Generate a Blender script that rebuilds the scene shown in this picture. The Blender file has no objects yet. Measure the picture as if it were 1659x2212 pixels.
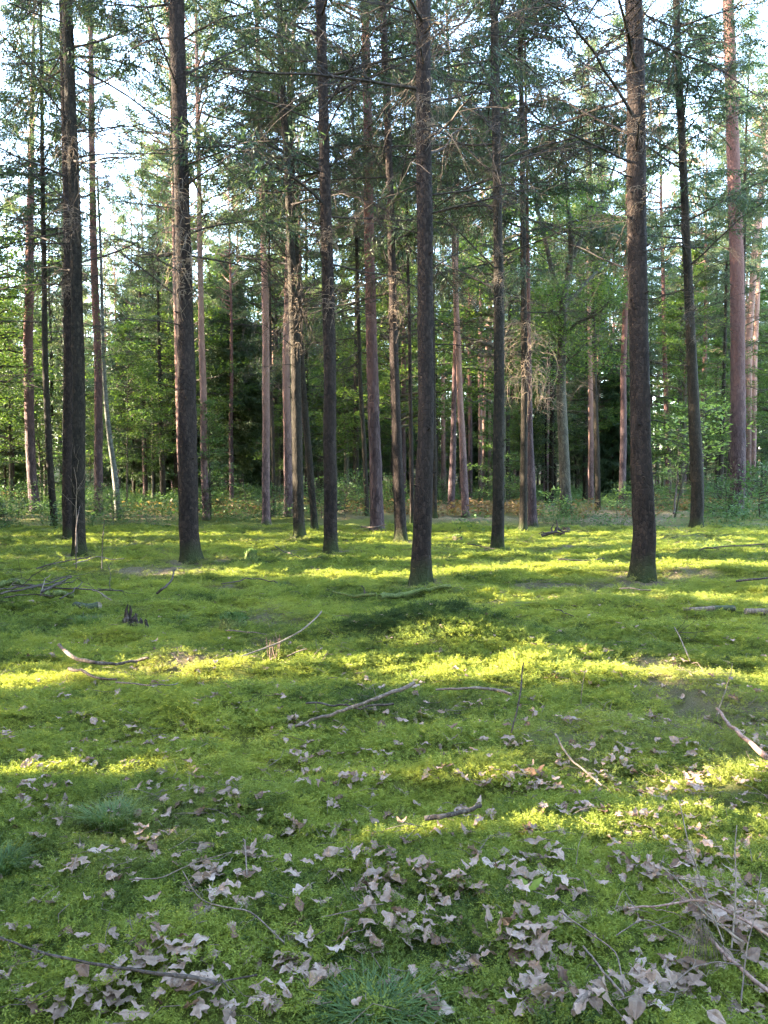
import bpy, math
import numpy as np
from mathutils import Vector, Matrix, Euler

R = math.radians
rng = np.random.default_rng(11)
scene = bpy.context.scene
col = scene.collection

# ------------------------------------------------------------------ camera, sky, sun, exposure
CAM_H, FPX, CX, CY = 1.55, 1661.0, 829.5, 1106.0
PITCH = R(2.62)
cam_d = bpy.data.cameras.new('camera')
cam = bpy.data.objects.new('camera', cam_d)
col.objects.link(cam)
cam_d.sensor_fit = 'VERTICAL'
cam_d.sensor_height = 24.0
cam_d.lens = 24.0 * FPX / 2212.0
cam_d.clip_start = 0.05
cam_d.clip_end = 900
cam.location = (0, 0, CAM_H)
cam.rotation_euler = (R(90) - PITCH, 0, 0)
scene.camera = cam

SUN_EL, SUN_AZ = R(17.0), R(-92.0)            # azimuth clockwise from +Y (view direction): light comes from the left
sun_vec = Vector((math.sin(SUN_AZ) * math.cos(SUN_EL), math.cos(SUN_AZ) * math.cos(SUN_EL), math.sin(SUN_EL)))
world = bpy.data.worlds.new('World')
scene.world = world
world.use_nodes = True
wn = world.node_tree
wn.nodes.clear()
sky = wn.nodes.new('ShaderNodeTexSky')
sky.sky_type = 'NISHITA'
sky.sun_disc = False
sky.sun_elevation = SUN_EL
sky.sun_rotation = SUN_AZ % (2 * math.pi)
sky.air_density = 1.0
sky.dust_density = 1.3
sky.ozone_density = 1.0
bg = wn.nodes.new('ShaderNodeBackground')
bg.inputs['Strength'].default_value = 0.15
wo = wn.nodes.new('ShaderNodeOutputWorld')
wn.links.new(sky.outputs[0], bg.inputs[0])
wn.links.new(bg.outputs[0], wo.inputs[0])

sun_d = bpy.data.lights.new('sun', 'SUN')
sun_d.energy = 3.5
sun_d.angle = R(0.5)
sun_d.color = (1.0, 0.87, 0.66)
sun = bpy.data.objects.new('sun', sun_d)
col.objects.link(sun)
sun.rotation_euler = sun_vec.to_track_quat('Z', 'Y').to_euler()
sun.location = sun_vec * 60

scene.view_settings.view_transform = 'Standard'
scene.view_settings.look = 'None'
scene.view_settings.exposure = 4.75
scene.view_settings.gamma = 1.0
scene.view_settings.use_curve_mapping = False
scene.render.engine = 'CYCLES'
cy = scene.cycles
cy.max_bounces = 7
cy.diffuse_bounces = 4
cy.glossy_bounces = 2
cy.transmission_bounces = 4
cy.transparent_max_bounces = 4
cy.sample_clamp_indirect = 6
cy.use_denoising = True
cy.denoiser = 'OPENIMAGEDENOISE'
cy.denoising_input_passes = 'RGB_ALBEDO_NORMAL'
cy.denoising_prefilter = 'NONE'
cy.caustics_reflective = False
cy.caustics_refractive = False

# ------------------------------------------------------------------ noise, terrain
def _hash(ix, iy, seed):
    h = (ix.astype(np.int64) * 374761393 + iy.astype(np.int64) * 668265263 + seed * 974711) & 0xFFFFFFFF
    h = ((h ^ (h >> 13)) * 1274126177) & 0xFFFFFFFF
    h = h ^ (h >> 16)
    return (h & 0xFFFFFF) / float(0xFFFFFF)

def vnoise(x, y, seed=0):
    x = np.asarray(x, float); y = np.asarray(y, float)
    ix = np.floor(x); iy = np.floor(y)
    fx = x - ix; fy = y - iy
    fx = fx * fx * (3 - 2 * fx); fy = fy * fy * (3 - 2 * fy)
    a = _hash(ix, iy, seed); b = _hash(ix + 1, iy, seed)
    c = _hash(ix, iy + 1, seed); d = _hash(ix + 1, iy + 1, seed)
    return (a * (1 - fx) + b * fx) * (1 - fy) + (c * (1 - fx) + d * fx) * fy

def fbm(x, y, seed=0, o=3):
    s = 0; a = 0.5
    for i in range(o):
        s = s + a * (vnoise(np.asarray(x) * 2 ** i, np.asarray(y) * 2 ** i, seed + i * 17) - 0.5) * 2
        a *= 0.5
    return s

def ss(a, b, x):
    t = np.clip((np.asarray(x, float) - a) / (b - a), 0, 1)
    return t * t * (3 - 2 * t)

def bump(x, y, cx, cy_, rx, ry, h):
    return h * np.exp(-((x - cx) / rx) ** 2 - ((y - cy_) / ry) ** 2)

def H(x, y):
    x = np.asarray(x, float); y = np.asarray(y, float)
    d = np.sqrt(x * x + y * y)
    z = 0.10 * fbm(x * 0.42, y * 0.55, 3, 2) * ss(1.0, 4.5, d)
    z = z + 0.085 * fbm(x * 1.5, y * 2.0, 5, 3) * ss(0.8, 2.5, d)
    z = z + 0.034 * fbm(x * 5, y * 6.5, 9, 2)
    wx = x + 0.25 * fbm(x * 1.1, y * 1.1, 81, 2); wy = y + 0.25 * fbm(x * 1.1 + 9, y * 1.1, 83, 2)
    b1 = np.abs(vnoise(wx * 1.7, wy * 2.3, 85) - 0.5) * 2; b2 = np.abs(vnoise(wx * 4.2, wy * 5.2, 87) - 0.5) * 2
    z = z + (0.105 * np.sqrt(b1) + 0.060 * np.sqrt(b2) - 0.10) * ss(0.6, 2.2, d)
    z = z + 0.30 * fbm(x * 0.07, y * 0.09, 21, 2) * ss(14, 40, d)
    z = z + 6.5 * ss(96, 150, d)
    z = z + bump(x, y, 0.45, 6.80, 0.95, 0.55, 0.33)          # dark mossy hump
    z = z + bump(x, y, -1.2, 5.95, 1.3, 0.35, 0.10)          # ridge in front of it
    z = z + bump(x, y, 1.9, 5.75, 1.4, 0.28, 0.07)
    z = z + bump(x, y, -1.15, 5.1, 0.8, 0.3, 0.06)
    z = z + bump(x, y, 2.9, 8.9, 1.2, 0.4, 0.07)
    z = z + bump(x, y, -2.35, 3.3, 0.5, 0.3, 0.05)
    z = z + bump(x, y, 4.5, 12.4, 3.5, 0.5, 0.09)
    z = z + bump(x, y, 6.5, 14.6, 2.5, 0.6, 0.12)
    return z

H00 = float(H(0, 0))
fwd = np.array([0, math.cos(PITCH), -math.sin(PITCH)])
upv = np.array([0, math.sin(PITCH), math.cos(PITCH)])
_T = 1.0 * 1.004 ** np.arange(1250)

def ray(px, py):
    return fwd + np.array([1, 0, 0]) * ((px - CX) / FPX) - upv * ((py - CY) / FPX)

def ground(px, py):
    """ground point seen at a place of the picture"""
    d = ray(px, py)
    X = d[0] * _T; Y = d[1] * _T; Z = CAM_H + d[2] * _T
    below = np.nonzero(Z < H(X, Y))[0]
    if len(below) == 0:
        t = 60.0 / d[1]
        return np.array([d[0] * t, 60.0, float(H(d[0] * t, 60.0))])
    i = below[0]
    return np.array([X[i], Y[i], float(H(X[i], Y[i]))])

def at_depth(px, py, Y):
    d = ray(px, py)
    t = Y / d[1]
    return np.array([d[0] * t, Y, CAM_H + d[2] * t])

def to_px(p):
    v = np.array([p[0], p[1], p[2] - CAM_H])
    dp = v @ fwd
    return CX + FPX * v[0] / dp, CY - FPX * (v @ upv) / dp

# ------------------------------------------------------------------ materials
class NT:
    def __init__(s, name):
        s.m = bpy.data.materials.new(name); s.m.use_nodes = True
        s.t = s.m.node_tree; s.t.nodes.clear()
        s.out = s.t.nodes.new('ShaderNodeOutputMaterial')
    def n(s, typ, **kw):
        nd = s.t.nodes.new(typ)
        for k, v in kw.items():
            if k.startswith('i_'):
                key = k[2:]
                key = int(key) if key.isdigit() else key.replace('_', ' ')
                s.set(nd.inputs[key], v)
            else:
                setattr(nd, k, v)
        return nd
    def set(s, sock, v):
        if isinstance(v, bpy.types.NodeSocket): s.t.links.new(v, sock)
        elif isinstance(v, tuple) and len(v) == 3 and sock.type == 'RGBA': sock.default_value = (*v, 1)
        else: sock.default_value = v
    def ramp(s, fac, stops):
        r = s.n('ShaderNodeValToRGB'); s.set(r.inputs[0], fac)
        e = r.color_ramp.elements
        while len(e) < len(stops): e.new(0.5)
        for el, (p, c) in zip(e, stops):
            el.position = p; el.color = (*c, 1) if len(c) == 3 else c
        return r.outputs[0]
    def mix(s, fac, a, b, mode='MIX'):
        m = s.n('ShaderNodeMix', data_type='RGBA', blend_type=mode)
        s.set(m.inputs[0], fac); s.set(m.inputs[6], a); s.set(m.inputs[7], b)
        return m.outputs[2]
    def math(s, op, a, b=0.0, c=None):
        m = s.n('ShaderNodeMath', operation=op); s.set(m.inputs[0], a); s.set(m.inputs[1], b)
        if c is not None: s.set(m.inputs[2], c)
        return m.outputs[0]
    def noise(s, vec, scale, detail=3, rough=0.55):
        nd = s.n('ShaderNodeTexNoise'); s.set(nd.inputs['Vector'], vec)
        nd.inputs['Scale'].default_value = scale; nd.inputs['Detail'].default_value = detail
        nd.inputs['Roughness'].default_value = rough
        return nd.outputs['Fac']
    def coord(s, scale=(1, 1, 1), which='Object'):
        tc = s.n('ShaderNodeTexCoord')
        mp = s.n('ShaderNodeMapping'); s.t.links.new(tc.outputs[which], mp.inputs[0])
        mp.inputs['Scale'].default_value = scale
        return mp.outputs[0], tc
    def finish(s, colr, rough=0.85, bump=None, bstr=0.5, bdist=0.01, trans=0.0, tcol=None, spec=0.25):
        p = s.n('ShaderNodeBsdfPrincipled')
        s.set(p.inputs['Base Color'], colr); s.set(p.inputs['Roughness'], rough)
        p.inputs['Specular IOR Level'].default_value = spec
        nrm = None
        if bump is not None:
            b = s.n('ShaderNodeBump'); b.inputs['Strength'].default_value = bstr; b.inputs['Distance'].default_value = bdist
            s.set(b.inputs['Height'], bump); nrm = b.outputs[0]
            s.t.links.new(nrm, p.inputs['Normal'])
        sh = p.outputs[0]
        if trans > 0:
            tr = s.n('ShaderNodeBsdfTranslucent'); s.set(tr.inputs[0], tcol if tcol is not None else colr)
            mx = s.n('ShaderNodeMixShader'); mx.inputs[0].default_value = trans
            s.t.links.new(sh, mx.inputs[1]); s.t.links.new(tr.outputs[0], mx.inputs[2]); sh = mx.outputs[0]
        s.t.links.new(sh, s.out.inputs[0])
        return s.m

def mat_bark(name, dark, mid, light, sxy=24, sz=11, bd=0.025, moss=0.0, upper=None, zmid=6.0, zspan=2.0, bstr=0.8):
    s = NT(name)
    v, tc = s.coord((sxy, sxy, sz))
    vo = s.n('ShaderNodeTexVoronoi', feature='DISTANCE_TO_EDGE'); s.set(vo.inputs['Vector'], v); vo.inputs['Scale'].default_value = 1
    vo.inputs['Randomness'].default_value = 1
    vc = s.n('ShaderNodeTexVoronoi'); s.set(vc.inputs['Vector'], v); vc.inputs['Scale'].default_value = 1
    n1 = s.noise(v, 2.2, 5, 0.65)
    big, _ = s.coord((3, 3, 1.3))
    n2 = s.noise(big, 1.0, 3)
    edge = s.ramp(vo.outputs['Distance'], [(0.0, (0, 0, 0)), (0.16, (1, 1, 1))])
    cell = s.n('ShaderNodeSeparateColor'); s.set(cell.inputs[0], vc.outputs['Color'])
    f = s.math('ADD', s.math('MULTIPLY', cell.outputs[0], 0.5), s.math('MULTIPLY', n1, 0.6))
    base = s.ramp(f, [(0.15, dark), (0.5, mid), (0.9, light)])
    base = s.mix(s.math('MULTIPLY', s.math('SUBTRACT', 1.0, edge), 0.65), base, dark)
    base = s.mix(s.ramp(n2, [(0.35, (0, 0, 0)), (0.75, (0.45,) * 3)]), base, light)
    sep = s.n('ShaderNodeSeparateXYZ'); s.t.links.new(tc.outputs['Object'], sep.inputs[0])
    if upper is not None:
        zz = s.math('ADD', sep.outputs[2], s.math('MULTIPLY', s.math('SUBTRACT', n2, 0.5), zspan * 2))
        k = s.ramp(s.math('DIVIDE', s.math('SUBTRACT', zz, zmid - zspan), 2 * zspan), [(0.0, (0, 0, 0)), (1.0, (1, 1, 1))])
        up = s.mix(n1, upper[0], upper[1])
        base = s.mix(k, base, up)
    if moss > 0:
        zz = s.math('ADD', sep.outputs[2], s.math('MULTIPLY', s.math('SUBTRACT', n2, 0.5), -0.6))
        k = s.ramp(s.math('DIVIDE', zz, moss), [(0.0, (0.7,) * 3), (1.0, (0, 0, 0))])
        base = s.mix(k, base, (0.034, 0.048, 0.012))
    h = s.math('ADD', s.math('MULTIPLY', edge, 0.6), s.math('MULTIPLY', n1, 0.5))
    return s.finish(base, 0.9, h, bstr, bd, spec=0.15)

def mat_leaf(name, c0, c1, c2, trans=0.4, rough=0.55, spec=0.3, tint=1.5, patch=None):
    s = NT(name)
    g = s.n('ShaderNodeNewGeometry')
    oi = s.n('ShaderNodeObjectInfo')
    f = s.math('ADD', s.math('MULTIPLY', g.outputs['Random Per Island'], 0.7), s.math('MULTIPLY', oi.outputs['Random'], 0.3))
    c = s.ramp(f, [(0.05, c0), (0.5, c1), (0.95, c2)])
    if patch is not None:
        v, _ = s.coord((0.9, 0.9, 0.9))
        k = s.ramp(s.noise(v, 1.0, 2), [(0.60, (0, 0, 0)), (0.70, (0.8,) * 3)])
        c = s.mix(k, c, patch)
    t = s.mix(1.0, c, (tint, tint * 1.02, tint * 0.55), 'MULTIPLY')
    return s.finish(c, rough, trans=trans, tcol=t, spec=spec)

M = {}
M['bark_spruce'] = mat_bark('spruce bark', (0.0067, 0.0048, 0.0043), (0.0199, 0.0138, 0.0114), (0.0466, 0.0323, 0.0257), 26, 13, 0.02, moss=0.45)
M['bark_spruce_dim'] = mat_bark('greenish spruce bark', (0.0067, 0.0057, 0.0043), (0.0199, 0.0157, 0.0114), (0.0437, 0.0342, 0.0247), 24, 12, 0.02, moss=0.4)
M['bark_pine'] = mat_bark('pine bark', (0.0156, 0.0102, 0.0120), (0.0528, 0.0336, 0.0348), (0.1020, 0.0690, 0.0672), 15, 5, 0.03, moss=0.15,
                          upper=((0.0840, 0.0400, 0.0336), (0.1440, 0.0736, 0.0592)), zmid=6.0, zspan=2.6)
M['bark_pine_pink'] = mat_bark('pinkish pine bark', (0.0256, 0.0160, 0.0176), (0.0880, 0.0544, 0.0528), (0.1520, 0.1000, 0.0920), 16, 6, 0.025, moss=0.15,
                               upper=((0.1840, 0.1000, 0.0784), (0.2800, 0.1680, 0.1320)), zmid=4.2, zspan=2.4)
M['bark_oak'] = mat_bark('oak bark', (0.0184, 0.0168, 0.0126), (0.0551, 0.0483, 0.0347), (0.0998, 0.0882, 0.0656), 16, 6, 0.03, moss=0.9)
M['bark_birch'] = mat_bark('birch bark', (0.02, 0.02, 0.017), (0.085, 0.085, 0.070), (0.17, 0.165, 0.14), 7, 18, 0.01, moss=0.5)
M['dead_wood'] = mat_bark('dead branch bark', (0.0144, 0.0112, 0.0096), (0.0320, 0.0256, 0.0216), (0.0680, 0.0544, 0.0448), 30, 9, 0.004)
M['pale_twig'] = mat_bark('pale dead twig', (0.08, 0.058, 0.040), (0.18, 0.135, 0.095), (0.27, 0.205, 0.15), 40, 9, 0.003, bstr=0.4)
M['tan_twig'] = mat_bark('tan weathered twig', (0.06, 0.042, 0.032), (0.14, 0.10, 0.076), (0.23, 0.17, 0.13), 60, 14, 0.003, bstr=0.4)
M['pink_twig'] = mat_bark('pinkish dry twig', (0.11, 0.062, 0.048), (0.23, 0.14, 0.108), (0.32, 0.21, 0.165), 60, 14, 0.003, bstr=0.4)
M['dark_stick'] = mat_bark('dark damp stick', (0.022, 0.016, 0.013), (0.060, 0.045, 0.036), (0.13, 0.10, 0.08), 40, 12, 0.006)
M['mossy_log'] = mat_bark('mossy log bark', (0.03, 0.035, 0.012), (0.08, 0.105, 0.022), (0.15, 0.16, 0.05), 40, 30, 0.01)
M['stump_wood'] = mat_bark('rotten stump wood', (0.018, 0.013, 0.011), (0.052, 0.038, 0.031), (0.11, 0.082, 0.066), 30, 6, 0.02)
M['cut_wood'] = mat_bark('cut log end', (0.10, 0.075, 0.05), (0.22, 0.17, 0.12), (0.32, 0.26, 0.19), 50, 50, 0.002)
M['needle_spruce'] = mat_leaf('spruce needles', (0.0202, 0.0360, 0.0202), (0.0360, 0.0605, 0.0288), (0.0612, 0.0850, 0.0346), 0.35, patch=(0.0720, 0.0720, 0.0302))
M['needle_young'] = mat_leaf('young spruce needles', (0.0177, 0.0381, 0.0190), (0.0326, 0.0612, 0.0272), (0.0544, 0.0870, 0.0340), 0.3)
M['needle_pine'] = mat_leaf('pine needles', (0.0528, 0.0862, 0.0458), (0.0880, 0.1276, 0.0616), (0.1408, 0.1716, 0.0748), 0.38, patch=(0.1496, 0.1364, 0.0572))
M['needle_dry'] = mat_leaf('dry spruce sprays', (0.10, 0.075, 0.04), (0.15, 0.12, 0.06), (0.17, 0.16, 0.08), 0.3)
M['leaf_broad'] = mat_leaf('broad leaves', (0.0287, 0.0574, 0.0164), (0.0558, 0.0968, 0.0230), (0.1189, 0.1558, 0.0344), 0.45)
M['leaf_pale'] = mat_leaf('pale young leaves', (0.11, 0.17, 0.040), (0.17, 0.23, 0.06), (0.24, 0.28, 0.09), 0.45)
M['leaf_herb'] = mat_leaf('herb leaves', (0.0280, 0.0600, 0.0176), (0.0496, 0.0920, 0.0256), (0.0800, 0.1240, 0.0360), 0.4)
M['bracken_dry'] = mat_leaf('dry bracken', (0.0840, 0.0420, 0.0168), (0.1330, 0.0735, 0.0280), (0.1400, 0.1190, 0.0420), 0.35)
M['grass'] = mat_leaf('forest grass', (0.050, 0.085, 0.022), (0.085, 0.135, 0.032), (0.15, 0.17, 0.062), 0.35)

def mat_fallen(name, c0, c1, c2):
    s = NT(name)
    oi = s.n('ShaderNodeObjectInfo'); g = s.n('ShaderNodeNewGeometry')
    v, _ = s.coord((1, 1, 1))
    n1 = s.noise(v, 60, 4, 0.6); n2 = s.noise(v, 14, 2)
    f = s.math('ADD', s.math('MULTIPLY', oi.outputs['Random'], 0.45), s.math('MULTIPLY', g.outputs['Random Per Island'], 0.25))
    f = s.math('ADD', f, s.math('MULTIPLY', n2, 0.45))
    c = s.ramp(f, [(0.15, c0), (0.5, c1), (0.85, c2)])
    c = s.mix(s.ramp(n1, [(0.52, (0, 0, 0)), (0.75, (0.55,) * 3)]), c, tuple(x * 0.5 for x in c1))
    return s.finish(c, 0.6, n1, 0.25, 0.002, trans=0.2, spec=0.3)
M['fallen_pale'] = mat_fallen('pale fallen leaf', (0.14, 0.085, 0.055), (0.28, 0.180, 0.125), (0.42, 0.305, 0.235))
M['fallen_tan'] = mat_fallen('tan fallen leaf', (0.12, 0.072, 0.046), (0.20, 0.13, 0.088), (0.30, 0.205, 0.145))
M['fallen_brown'] = mat_fallen('brown fallen leaf', (0.075, 0.038, 0.022), (0.14, 0.075, 0.042), (0.24, 0.135, 0.078))

def moss_colour(s, tone, litter):
    g = s.n('ShaderNodeNewGeometry')
    n = s.noise(g.outputs['Position'], 7.0, 3)
    t = s.math('ADD', tone, s.math('MULTIPLY', s.math('SUBTRACT', n, 0.5), 0.9))
    c = s.ramp(t, [(0.0, (0.030, 0.052, 0.012)), (0.45, (0.158, 0.190, 0.032)), (1.0, (0.275, 0.275, 0.045))])
    return s.mix(litter, c, (0.15, 0.115, 0.065)), n

s = NT('moss fronds')
a1 = s.n('ShaderNodeAttribute', attribute_type='INSTANCER', attribute_name='tone')
a2 = s.n('ShaderNodeAttribute', attribute_type='INSTANCER', attribute_name='litter')
c, n = moss_colour(s, a1.outputs['Fac'], a2.outputs['Fac'])
g = s.n('ShaderNodeNewGeometry')
c = s.mix(s.math('MULTIPLY', s.math('MULTIPLY', g.outputs['Random Per Island'], 0.75), s.math('ADD', a1.outputs['Fac'], 0.05)), c, (0.235, 0.265, 0.040))
t = s.mix(1.0, c, (1.5, 1.5, 0.8), 'MULTIPLY')
M['moss'] = s.finish(c, 0.7, trans=0.35, tcol=t, spec=0.2)

s = NT('forest floor')
a1 = s.n('ShaderNodeAttribute', attribute_name='tone'); a2 = s.n('ShaderNodeAttribute', attribute_name='litter')
v, _ = s.coord((1, 1, 1))
nf = s.noise(v, 130, 3, 0.7); nm = s.noise(v, 24, 4, 0.65)
lit = s.math('ADD', a2.outputs['Fac'], s.math('MULTIPLY', s.math('SUBTRACT', nm, 0.5), 0.7))
lit = s.ramp(lit, [(0.25, (0, 0, 0)), (0.75, (1, 1, 1))])
c, n = moss_colour(s, a1.outputs['Fac'], 0.0)
c = s.mix(1.0, c, (0.55, 0.52, 0.55), 'MULTIPLY')
litc = s.ramp(nf, [(0.3, (0.07, 0.048, 0.030)), (0.52, (0.16, 0.115, 0.075)), (0.72, (0.30, 0.23, 0.17))])
c = s.mix(lit, c, litc)
c = s.mix(s.math('MULTIPLY', nf, 0.35), c, (0.07, 0.085, 0.015))
M['floor'] = s.finish(c, 0.9, s.math('ADD', nf, s.math('MULTIPLY', nm, 1.5)), 0.9, 0.03, spec=0.1)

# ------------------------------------------------------------------ mesh helpers
class MB:
    def __init__(s): s.v = []; s.f = []; s.k = 0
    def add(s, v, f):
        v = np.asarray(v, float).reshape(-1, 3); f = np.asarray(f, int)
        s.v.append(v); s.f.append(f + s.k); s.k += len(v)
    def merge(s, o, off=(0, 0, 0), mat=None):
        for_v = np.concatenate(o.v)
        if mat is not None: for_v = for_v @ np.asarray(mat).T
        base = s.k
        s.v.append(for_v + np.asarray(off)); s.k += len(for_v)
        for f in o.f: s.f.append(f + base)
    def mesh(s, name, mats, smooth=True):
        me = bpy.data.meshes.new(name)
        V = np.concatenate(s.v)
        me.vertices.add(len(V)); me.vertices.foreach_set('co', V.astype(np.float32).ravel())
        loops = np.concatenate([f.ravel() for f in s.f]).astype(np.int32)
        sizes = np.concatenate([np.full(len(f), f.shape[1]) for f in s.f])
        starts = np.concatenate([[0], np.cumsum(sizes)[:-1]]).astype(np.int32)
        me.loops.add(len(loops)); me.loops.foreach_set('vertex_index', loops)
        me.polygons.add(len(sizes)); me.polygons.foreach_set('loop_start', starts)
        me.polygons.foreach_set('use_smooth', np.full(len(sizes), smooth))
        me.update(calc_edges=True)
        for m in (mats if isinstance(mats, (list, tuple)) else [mats]): me.materials.append(m)
        return me

def unit(v):
    v = np.asarray(v, float)
    return v / np.maximum(np.linalg.norm(v, axis=-1, keepdims=True), 1e-9)

def tube(mb, pts, rad, sides=6, cap=True, wob=0.0, r=None):
    pts = np.asarray(pts, float); n = len(pts)
    rad = np.broadcast_to(np.asarray(rad, float), (n,))
    t = unit(np.gradient(pts, axis=0))
    ref = np.array([0.0, 0.0, 1.0]) if abs(t[:, 2]).mean() < 0.75 else np.array([1.0, 0.13, 0.0])
    a = unit(np.cross(t, ref)); b = np.cross(t, a)
    ang = np.arange(sides) * 2 * np.pi / sides
    rr = rad[:, None]
    if wob and r is not None: rr = rr * (1 + wob * (r.random((n, sides)) - 0.5) * 2)
    ring = pts[:, None, :] + rr[..., None] * (np.cos(ang)[None, :, None] * a[:, None, :] + np.sin(ang)[None, :, None] * b[:, None, :])
    i = np.arange(n - 1)[:, None] * sides; j = np.arange(sides)[None, :]; j2 = (j + 1) % sides
    f = np.stack([i + j, i + j2, i + sides + j2, i + sides + j], -1).reshape(-1, 4)
    mb.add(ring.reshape(-1, 3), f)
    if cap:
        for e, base in ((0, 0), (n - 1, 0)):
            c = ring[e]; vv = np.vstack([c, pts[e]])
            idx = np.arange(sides)
            ff = np.stack([idx, (idx + 1) % sides, np.full(sides, sides)], -1)
            if e == 0: ff = ff[:, ::-1]
            mb.add(vv, ff)

def rhombi(mb, c, d, side, L, W, bend=None):
    c = np.asarray(c, float); L = np.broadcast_to(L, len(c))[:, None]; W = np.broadcast_to(W, len(c))[:, None]
    m = c + d * L * 0.45
    v = np.stack([c, m + side * W * 0.5, c + d * L + (0 if bend is None else bend), m - side * W * 0.5], 1)
    f = np.arange(len(c) * 4).reshape(-1, 4)
    mb.add(v.reshape(-1, 3), f)

def rand_dirs(r, n):
    return unit(r.normal(size=(n, 3)))

def side_of(r, d):
    return unit(np.cross(d, rand_dirs(r, len(d))))

def new_obj(name, mesh, parent=None, loc=(0, 0, 0), rot=(0, 0, 0), scl=1.0):
    o = bpy.data.objects.new(name, mesh); col.objects.link(o)
    o.location = loc; o.rotation_euler = rot
    o.scale = (scl,) * 3 if np.isscalar(scl) else scl
    if parent is not None: o.parent = parent
    if name in ('limbs', 'bare_branches'): o['kind'] = 'stuff'
    return o

def tag(o, label, cat, group=None):
    o['label'] = label; o['category'] = cat
    if group: o['group'] = group
    return o

def thing(name, label, cat, loc, group=None, rz=0.0):
    o = bpy.data.objects.new(name, None); col.objects.link(o)
    o.empty_display_size = 0.2
    o.location = loc; o.rotation_euler = (0, 0, rz)
    return tag(o, label, cat, group)

# ------------------------------------------------------------------ floor
FEET = []
for px_, py_, w_ in ((409, 1217, 50), (911, 1263, 54), (1397, 1255, 60), (716, 1197, 35), (168, 1203, 34), (144, 1168, 29), (645, 1164, 29), (869, 1171, 33), (1077, 1190, 32), (1511, 1143, 31), (816, 1146, 36)):
    g = ground(px_, py_); w_ = w_ / FPX * g[1] / 2; FEET.append((g[0], g[1] + 0.8 * w_, w_))
def tone_litter(x, y):
    d = np.sqrt(x * x + y * y)
    t = 0.50 + 0.55 * fbm(x * 0.8, y * 1.1, 31, 3) + 0.15 * fbm(x * 3, y * 3, 37, 2)
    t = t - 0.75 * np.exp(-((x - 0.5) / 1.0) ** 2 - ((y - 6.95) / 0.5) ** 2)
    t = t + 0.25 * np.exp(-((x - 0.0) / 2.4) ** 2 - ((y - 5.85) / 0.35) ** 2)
    t = t + 0.20 * np.exp(-((x + 0.6) / 0.9) ** 2 - ((y - 2.4) / 0.45) ** 2)
    l = ss(0.10, 0.42, fbm(x * 0.9 + 7, y * 1.2, 41, 3)) * 0.6 * (0.35 + 0.65 * ss(2.5, 6, d))
    for fx_, fy_, fr_ in FEET: l = np.maximum(l, 0.85 * np.exp(-((np.sqrt((x - fx_) ** 2 + ((y - fy_) * 0.9) ** 2) / (fr_ + 0.22 + 0.25 * vnoise(x * 2, y * 2, 91))) ** 4)))
    l = np.maximum(l, ss(23, 29, y + 5.0 * fbm(x * 0.25, y * 0.25, 47, 2)) * (0.55 + 0.6 * fbm(x * 0.3, y * 0.3, 51, 2)))
    l = np.maximum(l, 0.9 * np.exp(-((x + 3.7) / 1.0) ** 2 - ((y - 12.6) / 0.7) ** 2))
    l = np.maximum(l, 0.85 * np.exp(-((x - 8.2) / 3.2) ** 2 - ((y - 27.0) / 2.6) ** 2))
    l = np.maximum(l, 0.6 * (0.5 + fbm(x * 3, y * 3, 93, 3)) * np.exp(-((x - 2.2) / 0.55) ** 2 - ((y - 9.2) / 0.3) ** 2))
    l = np.maximum(l, 0.7 * np.exp(-((x + 1.5) / 0.5) ** 2 - ((y - 5.95) / 0.25) ** 2))
    return np.clip(t, 0, 1), np.clip(l, 0, 1)

u = np.linspace(-math.asinh(300 / 2.2), math.asinh(300 / 2.2), 380); xs = 2.2 * np.sinh(u)
v_ = np.linspace(-math.asinh(60 / 2.6), math.asinh(300 / 2.6), 600); ys = 5.0 + 2.6 * np.sinh(v_)
GX, GY = np.meshgrid(xs, ys)
GZ = H(GX, GY)
mb = MB()
ny, nx = GX.shape
ii = np.arange(ny - 1)[:, None] * nx + np.arange(nx - 1)[None, :]
mb.add(np.stack([GX, GY, GZ], -1).reshape(-1, 3), np.stack([ii, ii + 1, ii + nx + 1, ii + nx], -1).reshape(-1, 4))
me = mb.mesh('forest floor', M['floor'])
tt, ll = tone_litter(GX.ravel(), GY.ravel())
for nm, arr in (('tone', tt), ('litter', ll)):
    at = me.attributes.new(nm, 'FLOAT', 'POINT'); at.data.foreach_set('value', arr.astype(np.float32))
gr = new_obj('ground', me); gr['kind'] = 'structure'; gr['label'] = 'uneven mossy forest floor with needle litter'

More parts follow.
